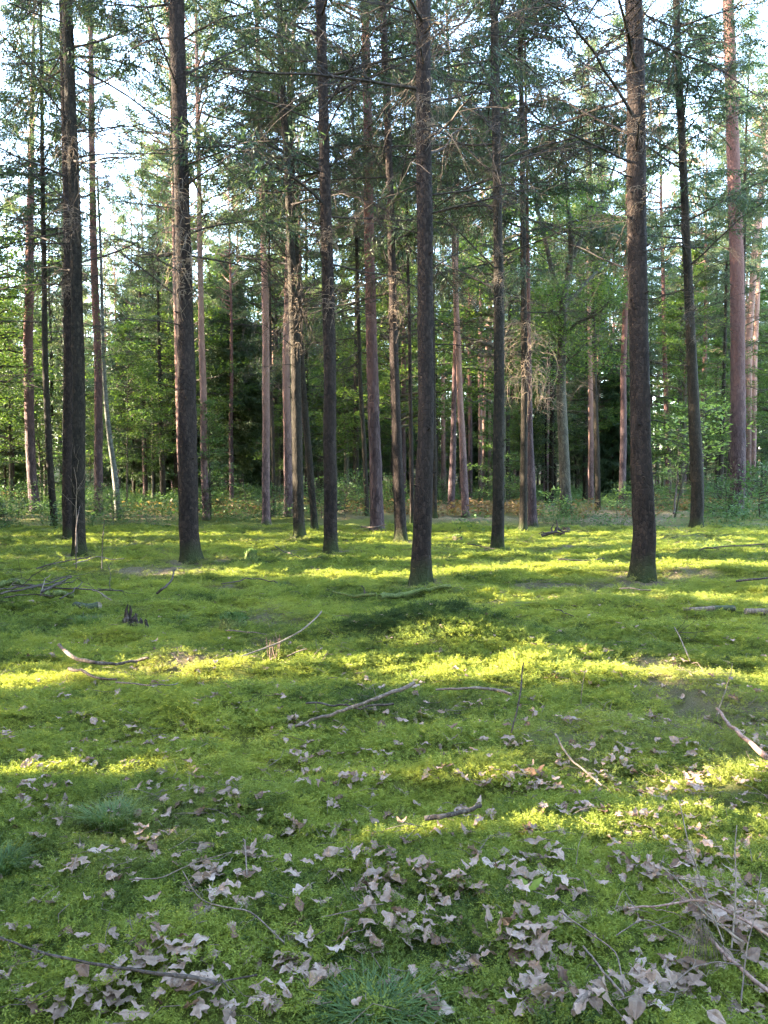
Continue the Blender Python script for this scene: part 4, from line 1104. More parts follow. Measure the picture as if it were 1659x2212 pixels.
for q in range(22):  # out-of-view spruces added to keep sun off the background
    y = 24 + 50 * (q + r.random()) / 22; x = -(0.56 * y + 4.5 + 9 * r.random()); z = float(H(x, y))
    if q % 2:
        t = thing('spruce_tree', 'unseen tall spruce added beyond the left picture edge to shade the background', 'spruce tree', (x, y, z), 'unseen tall spruces shading the background', r.random() * 6.28)
        new_obj('trunk', T_SPRUCE[q % 3], t); c = new_obj('crown', SPRUCE[1][0], t); new_obj('limbs', SPRUCE[1][1], c)
    else:
        t = thing('young_spruce', 'unseen dense spruce added beyond the left picture edge to shade the background', 'young spruce', (x, y, z), 'unseen dense spruces shading the background', r.random() * 6.28)
        new_obj('trunk', T_YOUNG2, t, scl=0.9); c = new_obj('crown', DENSE[1][0], t, scl=0.9); new_obj('limbs', DENSE[1][1], c)
# unseen wood behind and right of the viewer, added to darken the trunks
for q in range(64):
    if q < 40:
        a = R(100 + 160 * (q + r.random()) / 40); d = 11 + 14 * r.random()
    else:
        a = R(42 + 55 * (q - 40 + r.random()) / 24); d = 9 + 18 * r.random()
    x, y = math.sin(a) * d, math.cos(a) * d
    if y > 0 and x < 0.54 * y + 4.5: x = 0.54 * y + 4.5 + 3 * r.random()
    if x < 0 and y > -4.5: continue
    z = float(H(x, y)); k3 = q % 4
    if k3 == 0:
        t = thing('young_spruce', 'young spruce added to the wood around the viewer, outside the view', 'young spruce', (x, y, z), 'young spruces around the viewer', r.random() * 6.28)
        new_obj('trunk', T_YOUNG, t, scl=1.0); c = new_obj('crown', DENSE[0][0], t); new_obj('limbs', DENSE[0][1], c)
    elif k3 == 2:
        t = thing('broadleaf_tree', 'leafy tree added to the wood around the viewer, outside the view', 'broadleaf tree', (x, y, z), 'leafy trees around the viewer', r.random() * 6.28)
        new_obj('crown', BROAD_BIG[1][0], t, scl=0.9); new_obj('stem', BROAD_BIG[1][1], t, scl=0.9)
    else:
        t = thing('spruce_tree', 'tall spruce added to the wood around the viewer, outside the view', 'spruce tree', (x, y, z), 'tall spruces around the viewer', r.random() * 6.28)
        new_obj('trunk', T_SPRUCE[q % 3], t); c = new_obj('crown', SPRUCE[1][0], t); new_obj('limbs', SPRUCE[1][1], c)

# ------------------------------------------------------------------ sticks, logs, stumps
def stick(label, px, w0, w1, mat, name='fallen_branch', cat='branch', lift=0.045, side=0, lifts=None, seed=0, sides=7, ends=None, group=None, tw_mat=None):
    r = np.random.default_rng(seed + 3000)
    P = np.array([ground(x, y) for x, y in px]); dist = P[:, 1].mean()
    if lifts is not None: P[:, 2] += np.array(lifts) + 0.025 + 0.004 * dist
    if mat == 'dark_stick': w0, w1 = w0 * 1.1, w1 * 1.1
    t = np.linspace(0, 1, len(P)); n = max(12, 4 * len(P)); tt_ = np.linspace(0, 1, n)
    Q = np.stack([np.interp(tt_, t, P[:, a]) for a in range(3)], -1)
    for _ in range(2): Q[1:-1] = (Q[:-2] + 2 * Q[1:-1] + Q[2:]) / 4
    rr = np.linspace(w0, w1, n) / FPX * dist / 2
    Q = Q + np.cumsum(r.normal(size=Q.shape), axis=0) * rr.mean() * 0.34
    if lifts is None: Q[:, 2] = np.maximum(Q[:, 2], H(Q[:, 0], Q[:, 1])) + lift + 0.005 * dist + rr * 0.5
    o = Q[n // 2].copy(); o[2] = Q[:, 2].min()
    mb = MB(); tube(mb, Q - o, rr * (1 + 0.12 * fbm(np.arange(n) * 0.45, np.full(n, seed * 3.1), 5, 2)), sides, wob=0.2, r=r)
    if side:
        root = thing(name, label, cat, o, group)
        new_obj('stem', mb.mesh('stem', M[mat]), root)
        for s_ in range(side):
            b = Q[int((0.15 + 0.8 * r.random()) * (n - 1))] - o; l = (np.linalg.norm(Q[-1] - Q[0])) * (0.15 + 0.3 * r.random())
            d = unit((Q[-1] - Q[0]) * 0.8 / max(1e-6, np.linalg.norm(Q[-1] - Q[0])) + r.normal(size=3) * np.array([0.7, 0.7, 0.3]) + np.array([0, 0, 0.25])); w = np.linspace(0, 1, 7)
            T = b + d * (w * l)[:, None] + np.cumsum(r.normal(size=(7, 3)) * 0.03 * l, axis=0)
            m2 = MB(); tube(m2, T, np.linspace(rr.mean() * 0.55, rr.mean() * 0.2, 7), 4, cap=False)
            for j in range(2):
                b2 = T[2 + r.integers(4)]; d2 = unit(d + r.normal(size=3) * 0.7); l2 = l * 0.4
                tube(m2, [b2, b2 + d2 * l2 * 0.5, b2 + d2 * l2 + r.normal(size=3) * 0.01], np.array([0.3, 0.24, 0.15]) * rr.mean(), 3, cap=False)
            new_obj('twig', m2.mesh('twig', M[tw_mat or mat]), root)
        return root
    ob = new_obj(name, mb.mesh(name, M[mat]), None, o)
    return tag(ob, label, cat, group)

STICKS = [
 ('curved dark peeling branch arching over the moss, lower left of the pink twigs', [(128, 1450), (165, 1467), (235, 1470), (290, 1463), (322, 1455)], 8, 5, 'dark_stick', dict(lifts=[.16, .09, .06, .05, .05])),
 ('shorter brown branch lying under the curved peeling branch', [(150, 1468), (200, 1482), (248, 1491)], 7, 4, 'dark_stick', {}),
 ('thin grey twig lying below the curved peeling branch', [(250, 1498), (350, 1504), (385, 1499)], 3.5, 2, 'tan_twig', {}),
 ('long tan stick rising to an upturned tip beside the pink twigs', [(525, 1443), (600, 1424), (660, 1402), (691, 1384)], 3, 4, 'pale_twig', dict(lifts=[.03, .06, .12, .20])),
 ('short pale twig beside the long tan stick', [(620, 1440), (664, 1424)], 2.5, 2, 'pale_twig', {}),
 ('grey forked stick, lower arm, in the middle of the moss', [(640, 1594), (700, 1590), (750, 1582), (820, 1562), (893, 1536)], 6, 9, 'tan_twig', dict(lifts=[.02, .05, .07, .09, .12])),
 ('grey stick crossing behind the forked stick in the moss', [(660, 1548), (720, 1555), (790, 1558), (850, 1549)], 4, 5, 'dark_stick', dict(side=3)),
 ('curved dark bark piece with a raised end on the left moss', [(340, 1300), (358, 1293), (371, 1284), (378, 1277)], 5, 3, 'dark_stick', dict(lifts=[.02, .06, .12, .2])),
 ('thin bent twig by the fine grass tuft below the straight dark spruce', [(478, 1277), (550, 1263), (598, 1277)], 2.5, 2, 'dark_stick', {}),
 ('thin twig lying behind the pink twig tuft', [(488, 1383), (575, 1391)], 3, 2, 'tan_twig', {}),
 ('mossy green log lying below the thick central spruce', [(822, 1306), (860, 1303), (910, 1297), (972, 1291)], 13, 10, 'mossy_log', dict(name='mossy_log', cat='log', lift=-.01)),
 ('dark mossy branch left of the mossy green log', [(718, 1296), (745, 1304), (780, 1310), (812, 1306)], 5, 7, 'mossy_log', dict(side=2, tw_mat='dark_stick')),
 ('upright crooked dead twig poking from the moss right of the forked stick', [(1103, 1602), (1119, 1585), (1128, 1578), (1131, 1576)], 3.5, 3, 'dark_stick', dict(lifts=[.0, .12, .28, .36])),
 ('bent grey stick left of the upright crooked twig', [(940, 1515), (1015, 1512), (1065, 1513), (1102, 1527)], 5, 7, 'tan_twig', {}),
 ('thin white twig standing aslant right of the bent grey stick', [(1255, 1536), (1258, 1530), (1264, 1526)], 2, 1.5, 'pale_twig', dict(lifts=[.0, .1, .22])),
 ('thin pale arching stem standing on the right moss', [(1545, 1566), (1562, 1550), (1576, 1545), (1580, 1545)], 2.5, 1.5, 'pale_twig', dict(lifts=[.0, .1, .22, .30])),
 ('pinkish stout stick slanting off the right edge', [(1549, 1565), (1575, 1600), (1597, 1627), (1665, 1705)], 6, 11, 'pink_twig', dict(lifts=[.06, .05, .05, .06])),
 ('tan slanting stick right of centre in the leaf drifts', [(1198, 1634), (1212, 1655), (1235, 1683), (1297, 1727)], 5, 4, 'pale_twig', dict(lifts=[.07, .05, .04, .02])),
 ('thin twig lying right behind the birch log', [(1338, 1288), (1406, 1291)], 3, 2.5, 'tan_twig', {}),
 ('thin dark twig in the shaded moss below the thickest spruce', [(1198, 1336), (1240, 1353)], 2, 1.5, 'dark_stick', {}),
 ('white thin twig leaning among dead sprays on the right moss', [(1457, 1392), (1472, 1420), (1491, 1447)], 3, 2.5, 'pale_twig', dict(lifts=[.10, .07, .02], side=5, tw_mat='dark_stick')),
 ('dark branch lying at the right edge above the birch log', [(1588, 1273), (1625, 1271), (1665, 1269)], 5, 4, 'dark_stick', {}),
 ('dark rotting branch half sunk among leaves at lower centre', [(915, 1802), (980, 1797), (1040, 1782)], 10, 9, 'dark_stick', {}),
 ('long thin brown branch crossing the lower left corner', [(-10, 2112), (100, 2139), (240, 2153), (375, 2161), (466, 2176)], 4, 9, 'dark_stick', dict(lifts=[.10, .08, .06, .05, .05])),
 ('forked thin twig winding over moss at lower left', [(395, 1940), (430, 1994), (490, 2021), (540, 2024), (615, 2075)], 2.5, 3.5, 'tan_twig', dict(lifts=[.06, .04, .05, .05, .02], side=4)),
 ('dark thin stick at the bottom edge left of the grass tuft', [(408, 2206), (485, 2177), (555, 2169)], 3, 4, 'dark_stick', dict(lifts=[.04, .05, .05])),
 ('thin grey stem trailing right across the lower left moss', [(280, 1940), (350, 1940), (425, 1905), (505, 1889)], 2.5, 2, 'tan_twig', dict(lifts=[.03, .03, .04, .05])),
 ('thin brown twig beside the leaf drift at lower centre', [(695, 2020), (780, 2001), (830, 1994)], 2.5, 3, 'tan_twig', {}),
 ('short thick upright twig stub in lower left moss', [(525, 1866), (533, 1872), (536, 1920)], 4, 3, 'tan_twig', dict(lifts=[.06, .06, .01])),
 ('thin curved brown stick slanting through lower right leaves', [(1207, 2011), (1265, 2069), (1330, 2120), (1346, 2186)], 4, 3, 'tan_twig', dict(lifts=[.03, .05, .05, .02])),
 ('stout brown stick slanting out of the bottom edge', [(1257, 2111), (1305, 2164), (1345, 2218)], 5, 6, 'tan_twig', dict(lifts=[.05, .04, .04])),
 ('broken thick grey stick at the bottom edge', [(1297, 2158), (1268, 2190), (1240, 2222)], 12, 14, 'tan_twig', dict(lifts=[.03, .02, .02])),
 ('long pale stick lying across the tan twig heap', [(1355, 2029), (1430, 2034), (1520, 2037), (1580, 2059), (1665, 2092)], 4, 7, 'pink_twig', dict(lifts=[.06, .08, .10, .08, .06], side=6)),
 ('pale twig fanning upward out of the tan twig heap', [(1430, 1940), (1470, 1985), (1520, 2050), (1600, 2100)], 3.5, 6, 'pale_twig', dict(lifts=[.08, .09, .08, .05], side=6)),
 ('thin tall stem rising above the tan twig heap', [(1560, 2090), (1530, 2040), (1490, 1990), (1462, 1940)], 4, 2.5, 'pale_twig', dict(lifts=[.05, .10, .20, .32], side=3)),
 ('crooked tan twig leaning over the right of the twig heap', [(1580, 2100), (1590, 2030), (1584, 1985), (1590, 1960)], 4, 2.5, 'pale_twig', dict(lifts=[.04, .12, .20, .26], side=3)),
 ('stout pink-brown stick slanting into the lower right corner', [(1535, 2092), (1590, 2139), (1665, 2208)], 8, 10, 'pink_twig', dict(lifts=[.06, .05, .05])),
 ('thin branched twig at the bottom of the lower right corner', [(1600, 2212), (1608, 2150), (1625, 2110), (1640, 2040)], 3.5, 2.5, 'tan_twig', dict(lifts=[.02, .10, .15, .2], side=4)),
 ('thin forked twig trailing left of the lower right corner', [(1440, 2190), (1490, 2150), (1545, 2145), (1600, 2152)], 3.5, 3, 'tan_twig', dict(lifts=[.03, .05, .06, .06], side=4)),
 ('drooping dead frond twig left of the tan twig heap', [(1330, 2080), (1390, 2062), (1440, 2078), (1500, 2092)], 2.5, 3, 'tan_twig', dict(lifts=[.05, .08, .07, .05], side=6)),
 ('thin dark twig crossing the moss right of the olive-brown spruce', [(1205, 1224), (1260, 1228), (1305, 1223)], 2.5, 2, 'dark_stick', {}),
 ('short dark twig between the central spruce and olive-brown spruce', [(1010, 1189), (1040, 1196), (1068, 1199)], 2.5, 1.5, 'dark_stick', {}),
 ('dark stick lying right of the thickest spruce by the grass', [(1511, 1204), (1560, 1198), (1650, 1194)], 3, 2.5, 'dark_stick', dict(side=2)),
 ('thin slanting twig right of the mossy hummock', [(594, 1195), (610, 1206), (650, 1221)], 2, 1.5, 'dark_stick', {}),
 ('brown twigs lying at the foot of the furrowed pine', [(780, 1152), (810, 1154), (835, 1151)], 3, 2, 'dark_stick', dict(side=4)),
]
stick_px = []
for i, (lb, px, a, b, mt_, kw) in enumerate(STICKS):
    stick(lb, px, a, b, mt_, seed=i, **kw)
    stick_px.append((np.mean([p[0] for p in px]), np.mean([p[1] for p in px]), lb))

BRUSH = [([(0, 1314), (60, 1298), (150, 1267)], 4, 3, 'lowest long dark stick in the brush pile at the left edge'), ([(0, 1302), (45, 1293), (92, 1284)], 3, 2, 'short dark stick at the top of the left brush pile'),
         ([(28, 1290), (120, 1296), (262, 1301)], 4, 2.5, 'long level stick reaching right from the left brush pile'), ([(92, 1312), (120, 1290), (152, 1268)], 5, 3, 'steep stick crossing the left brush pile'),
         ([(200, 1300), (222, 1312), (242, 1327)], 3, 3, 'pale split stick right of the grey cut log'), ([(10, 1318), (70, 1312), (120, 1317)], 3, 2, 'thin bottom twig of the left brush pile'),
         ([(88, 1315), (95, 1280), (108, 1262)], 2.5, 1.5, 'upright pale twig in the left brush pile'), ([(130, 1322), (160, 1303), (178, 1280)], 3, 2, 'curved dark twig right of the left brush pile'),
         ([(160, 1240), (190, 1233), (270, 1228)], 3, 2, 'curved pale twig behind the left brush pile'), ([(80, 1250), (130, 1236), (200, 1222)], 3, 2, 'dark twig lying before the close spruce pair')]
for i, (px, a, b, lb) in enumerate(BRUSH):
    stick(lb, px, a, b, 'pale_twig' if 'pale' in lb else 'dark_stick', seed=60 + i, lift=0.09, side=2 if i < 5 else 0, group='sticks of the left brush pile')
stick('short mossy log on top of the left brush pile', [(-5, 1287), (30, 1284), (56, 1283)], 14, 12, 'mossy_log', 'mossy_log', 'log', lift=0.05, seed=80)
stick('mossy log stub between the brush pile and grey cut log', [(98, 1304), (120, 1302), (146, 1300)], 15, 13, 'mossy_log', 'mossy_log', 'log', lift=0.0, seed=81)
stick('standing dark dead twig slanting up before the close spruce pair', [(165, 1239), (166, 1238), (170, 1236), (176, 1233)], 2.5, 1.5, 'dark_stick', lifts=[0, .35, .75, 1.0], seed=82)
stick('standing thin dead sapling right of the slanting dark twig', [(220, 1239), (221, 1239), (224, 1237), (226, 1235)], 2.2, 1.2, 'dark_stick', lifts=[0, .3, .55, .75], seed=83)
stick('pale dead sapling standing in front of the close spruce pair', [(167, 1206), (167, 1206), (170, 1206), (163, 1205)], 2.2, 1.0, 'pale_twig', lifts=[0, .7, 1.35, 1.65], seed=84, side=5)
stick('slender leaning stem before the shrub at the ivy-footed pine', [(1455, 1119), (1456, 1119), (1460, 1119)], 4, 3, 'dark_stick', lifts=[0, .9, 1.6], seed=85)

def log_thing(label, px, w0, w1, bark, name='cut_log'):
    P = np.array([ground(x, y) for x, y in px]); dist = P[:, 1].mean(); n = 14; t = np.linspace(0, 1, len(P)); tt_ = np.linspace(0, 1, n)
    Q = np.stack([np.interp(tt_, t, P[:, a]) for a in range(3)], -1); rr = np.linspace(w0, w1, n) / FPX * dist / 2
    Q[:, 2] = H(Q[:, 0], Q[:, 1]) + rr * 0.9 + 0.02; Q[:, 2] = np.linspace(Q[:3, 2].mean(), Q[-3:, 2].mean(), n)
    o = Q.mean(0); o[2] = Q[:, 2].min() - rr.mean()
    root = thing(name, label, 'log', o)
    mb = MB(); tube(mb, Q - o, rr, 14, cap=False, wob=0.05, r=np.random.default_rng(4)); new_obj('bark', mb.mesh('bark', M[bark]), root)
    for e, dsg in ((0, -1), (n - 1, 1)):
        d = unit(Q[-1] - Q[0]) * dsg; mb = MB(); tube(mb, [Q[e] - o - d * 0.02, Q[e] - o + d * 0.004], [rr[e] * 0.94] * 2, 14); new_obj('cut_end', mb.mesh('cut_end', M['cut_wood']), root)
    return root
log_thing('grey cut birch log with dark end right of the left brush pile', [(164, 1314), (190, 1319), (213, 1322)], 17, 18, 'bark_birch')
log_thing('weathered thin log, left half, lying left of the birch log piece', [(1476, 1324), (1510, 1325), (1539, 1325)], 8, 11, 'tan_twig')
log_thing('white birch log piece lying near the right edge', [(1541, 1325), (1563, 1325), (1585, 1325)], 12, 13, 'bark_birch')
log_thing('grey log end lying at the right edge past the birch piece', [(1610, 1331), (1640, 1334), (1670, 1336)], 13, 14, 'tan_twig')

def broken_stump(label, px, py, w, h, mat='stump_wood', seed=0, jag=0.6, nsp=9, name='tree_stump'):
    r = np.random.default_rng(seed); g = ground(px, py); g[2] -= 0.02; k = g[1] / FPX
    root = thing(name, label, 'stump', g)
    hs = [0.55, 1.0, 0.92, 0.5, 0.62, 0.34, 0.46, 0.3, 0.42]
    for i in range(nsp):
        q = i % 9; back = 1 if i < 9 else -1; R0 = w * k / 9
        c = np.array([(-0.44 + 0.11 * q) * w * k, back * 0.22 * w * k * math.sin(3.14 * (q + 0.8) / 9.6), 0]); hh = h * k * hs[q] * (1 if back > 0 else 0.7) * (0.9 + 0.2 * r.random())
        m = 6; zz = np.linspace(-0.1, 1, m)
        P = c + np.array([0, 0, 1.0]) * (zz * hh)[:, None] + np.array([0.012 * (q - 4), 0, 0]) * (1 - zz[:, None]) * 0.6
        mb = MB(); tube(mb, P + r.normal(size=(m, 3)) * 0.005, R0 * 0.85 * np.array([1.5, 1.2, 1.05, 0.95, 0.7, 0.15]), 7, wob=0.3, r=r)
        new_obj('wood_splinter', mb.mesh('wood_splinter', M[mat], smooth=False), root)
    return root
broken_stump('dark rotten jagged stump with one tall splinter on the left moss', 290, 1358, 50, 54, seed=3, jag=0.65, nsp=18)
def hummock(label, px, py, w, h, seed=0, name='mossy_stump', cat='stump', dark=True):
    r = np.random.default_rng(seed); g = ground(px, py); k = g[1] / FPX; root = thing(name, label, cat, g)
    n, m = 18, 7; A, T = np.meshgrid(np.arange(n) * 6.283 / n, np.linspace(0, 1, m))
    prof = np.array([1.1, 1.02, 0.98, 0.9, 0.72, 0.4, 0.02]); zp = np.array([-0.15, 0.25, 0.55, 0.8, 0.95, 1.02, 1.04])
    rr = prof[:, None] * (1 + 0.18 * fbm(A * 2, T * 2, seed, 2)) * w / 2 * k
    V = np.stack([rr * np.cos(A), rr * np.sin(A) * 0.9, zp[:, None] * h * k * (1 + 0.2 * fbm(A * 1.5, T, seed + 3, 2))], -1)
    i = np.arange(m - 1)[:, None] * n; j = np.arange(n)[None, :]; j2 = (j + 1) % n
    mb = MB(); mb.add(V.reshape(-1, 3), np.stack([i + j, i + j2, i + n + j2, i + n + j], -1).reshape(-1, 4))
    new_obj('stump_wood', mb.mesh('stump_wood', M['mossy_log' if not dark else 'stump_wood']), root)
    q = 420; a = r.random(q) * 6.283; t = r.random(q) ** 0.7
    c = np.stack([np.cos(a) * w / 2 * k * t * 1.02, np.sin(a) * w / 2 * k * t * 0.92, h * k * (1.02 - 0.3 * t ** 3) * (0.85 + 0.2 * r.random(q))], -1)
    d = unit(r.normal(size=(q, 3)) * 0.6 + np.array([0, 0, 0.8])); mb = MB(); rhombi(mb, c, d, side_of(r, d), 0.045, 0.014)
    mo = new_obj('moss_cap', mb.mesh('moss_cap', M['grass'], False), root); mo['kind'] = 'stuff'
hummock('low moss-topped stump right of the jagged rotten stump', 505, 1358, 58, 26, 11, dark=False)
hummock('small round moss hummock behind the straight moss band', 542, 1212, 26, 20, 12, 'moss_hummock', 'hummock', False)
hummock('flat mossy cut stump behind the olive-brown spruce', 988, 1168, 22, 9, 13)
hummock('small flat stump right behind the uprooted dark stump', 1222, 1147, 20, 10, 14)
g = ground(1198, 1160)
root = thing('uprooted_stump', 'dark uprooted stump with spiky raised roots beyond the slim spruce', 'stump', g)
kk = g[1] / FPX
for q, (px_, w_) in enumerate([([(-30, 2), (-12, 8), (2, 10), (20, 6)], 9), ([(-6, 6), (-8, 18), (-3, 27)], 6), ([(0, 8), (6, 22), (3, 36)], 7), ([(4, 20), (18, 10), (33, 10)], 7), ([(-2, 3), (14, 3), (30, 12)], 6), ([(-14, 4), (-24, 9), (-33, 4)], 4)]):
    P = np.array([[a * kk, (q - 2) * 0.05, b * kk] for a, b in px_]); mb = MB(); tube(mb, P, np.linspace(w_, w_ * 0.3, len(P)) * kk / 2, 7, wob=0.2, r=np.random.default_rng(q))
    new_obj('root', mb.mesh('root', M['stump_wood']), root)

# pink upright twig tuft
g = ground(592, 1418); root = thing('twig_tuft', 'tuft of pinkish upright twigs in the sunlit moss', 'twigs', g); r = np.random.default_rng(31); kk = g[1] / FPX
for q in range(15):
    x0 = (r.random() - 0.5) * 26 * kk; dx = r.normal() * 9 * kk; h = (24 + 30 * r.random()) * kk; w = np.linspace(0, 1, 5)
    P = np.stack([x0 + dx * w, (r.random() - 0.5) * 0.1 + 0.03 * w, h * w - 0.02], -1); mb = MB(); tube(mb, P, np.linspace(1.7, 0.9, 5) * kk / 2, 4, cap=False)
    new_obj('twig', mb.mesh('twig', M['pink_twig']), root)
# dead frond in the tan twig heap
g = ground(1500, 2085); root = thing('dead_frond', 'withered tan frond curling in the twig heap at lower right', 'dead frond', g); kk = g[1] / FPX
mb = MB()
for q in range(44):
    a = r.random() * 3.4 - 0.1; w = np.linspace(0, 1, 6); l = (40 + 40 * r.random()) * kk
    P = np.stack([math.cos(a) * l * 0.55 * w + r.normal() * 10 * kk, -0.05 - math.sin(a) * l * 0.5 * w * 0.6, 0.13 + 0.02 * r.normal() - 0.13 * w ** 1.6 + 0.05 * np.sin(w * 3)], -1)
    tube(mb, P, np.linspace(1.6, 0.8, 6) * kk / 2, 3, cap=False)
new_obj('leaflets', mb.mesh('leaflets', M['pale_twig']), root)

# grass tufts
def grass_tuft(label, px, py, w, h, n, seed, mat='grass', lean=0.6):
    r = np.random.default_rng(seed); g = ground(px, py); k = g[1] / FPX; mb = MB()
    for i in range(n):
        a = r.random() * 6.283; q = math.sqrt(r.random()) * w / 2 * k * 0.55; p = np.array([q * math.cos(a), q * math.sin(a) * 0.7, -0.01])
        L = h * k * (0.6 + 0.8 * r.random()); a2 = a + r.normal() * 0.7; o_ = np.array([math.cos(a2), math.sin(a2), 0]) * lean * (0.5 + r.random())
        t = np.linspace(0, 1, 6); C = p + (o_ * (t ** 1.7 * L)[:, None]) + np.array([0, 0, 1.0]) * (L * (t - 0.42 * t ** 2.4))[:, None]
        sd = unit(np.cross(o_ + 1e-3, [0, 0, 1.0])); wd_ = 0.0022 * np.array([1, 1, .9, .75, .5, .08])[:, None]
        V = np.concatenate([C + sd * wd_, C - sd * wd_]); ix = np.arange(5)
        mb.add(V, np.stack([ix, ix + 1, ix + 7, ix + 6], -1))
    o = new_obj('grass_tuft', mb.mesh('grass_tuft', M[mat], smooth=False), None, g)
    return tag(o, label, 'grass tuft')
grass_tuft('bright green grass tuft at the bottom edge of the moss', 815, 2195, 340, 62, 560, 1, lean=1.1)
grass_tuft('soft round grass tuft on the left moss beside scattered leaves', 240, 1785, 170, 60, 420, 2)
grass_tuft('grass tuft cut by the left picture edge', 0, 1890, 130, 75, 300, 3)
grass_tuft('fine bluish grass tuft below the straight dark spruce', 612, 1274, 85, 22, 260, 4)
grass_tuft('fine pale grass spreading left of the jagged rotten stump', 195, 1348, 130, 26, 260, 5)
grass_tuft('small grass tuft between jagged stump and moss-topped stump', 395, 1344, 40, 20, 120, 6)
grass_tuft('grass patch right of the thickest spruce in the shaded moss', 1690 - 150, 1190, 120, 26, 300, 7)
grass_tuft('grass tuft in the shade right of the mossy hollow', 1230, 1235, 110, 14, 220, 8)
grass_tuft('thin pale grass blades in the sunlit band on the right', 1205, 1473, 40, 44, 24, 9)
grass_tuft('tiny pale grass blades on the sunlit mound', 1198, 1445, 30, 40, 10, 10)
grass_tuft('grass tuft under the central spruce foot', 880, 1262, 70, 16, 160, 12)

# ------------------------------------------------------------------ fallen leaves
def oak_leaf(seed, mat, L=0.098):
    r = np.random.default_rng(seed); m = 19; t = np.linspace(0, 1, m)
    lobed = seed % 4 != 3; wd_ = (0.19 + 0.12 * r.random()) if lobed else (0.24 + 0.06 * r.random()); am = (0.20 + 0.14 * r.random()) if lobed else 0.04
    env = np.sin(np.pi * np.clip(t * 0.95 + 0.03, 0, 1)) ** (0.75 if lobed else 1.0) * (0.65 + 0.5 * t if lobed else 1.0)
    q0 = 2.8 + 1.2 * r.random()
    wl = wd_ * env * (1 + am * np.cos(t * 2 * np.pi * q0 + r.random() * 2)) * (0.92 + 0.16 * r.random(m)) + 0.012
    wr = wd_ * env * (1 + am * np.cos(t * 2 * np.pi * q0 + r.random() * 2)) * (0.92 + 0.16 * r.random(m)) + 0.012
    if seed % 5 == 1: wl = wl * (1 - 0.75 * np.exp(-((t - 0.55) / 0.12) ** 2))
    if seed % 7 == 2: wr = np.where(t > 0.62, wr * 0.25, wr)
    c1 = (r.random() - 0.30) * (4.0 if seed % 6 == 4 else 1.7); c2 = r.normal() * 0.65; tw = r.normal() * 0.7
    def z(x, y): return (c1 * y * y * 1.8 + c2 * (x - 0.5) ** 2 * 0.9 + tw * (x - 0.5) * y + 0.06 * np.sin(x * 11 + seed) * (np.abs(y) > 0.1))
    rows = []
    for f in (1.0, 0.5): rows.append(np.stack([t, wl * f, z(t, wl * f)], -1))
    rows.append(np.stack([t, 0 * t, z(t, 0 * t) - 0.012], -1))
    for f in (0.5, 1.0): rows.append(np.stack([t, -wr * f, z(t, -wr * f)], -1))
    V = np.concatenate(rows) * L; mb = MB(); ix = np.arange(m - 1)
    for q in range(4): mb.add(V[q * m:(q + 2) * m], np.stack([ix, ix + m, ix + m + 1, ix + 1], -1)[:, ::-1])
    tube(mb, np.array([[0, 0, z(0, 0) - 0.012], [-0.1, 0.01, 0.0], [-0.2, 0.03, 0.03]]) * L, [0.0012, 0.001, 0.0008], 4, cap=False)
    V0 = [v_ - np.array([L * 0.5, 0, 0]) for v_ in mb.v]; mb.v = V0
    return mb
LM = {'pale': 'fallen_pale', 'tan': 'fallen_tan', 'brown': 'fallen_brown'}
LEAFMB = [oak_leaf(900 + i, None) for i in range(18)]
LEAF = {c: [mb.mesh('fallen leaf', M[LM[c]]) for mb in LEAFMB] for c in LM}

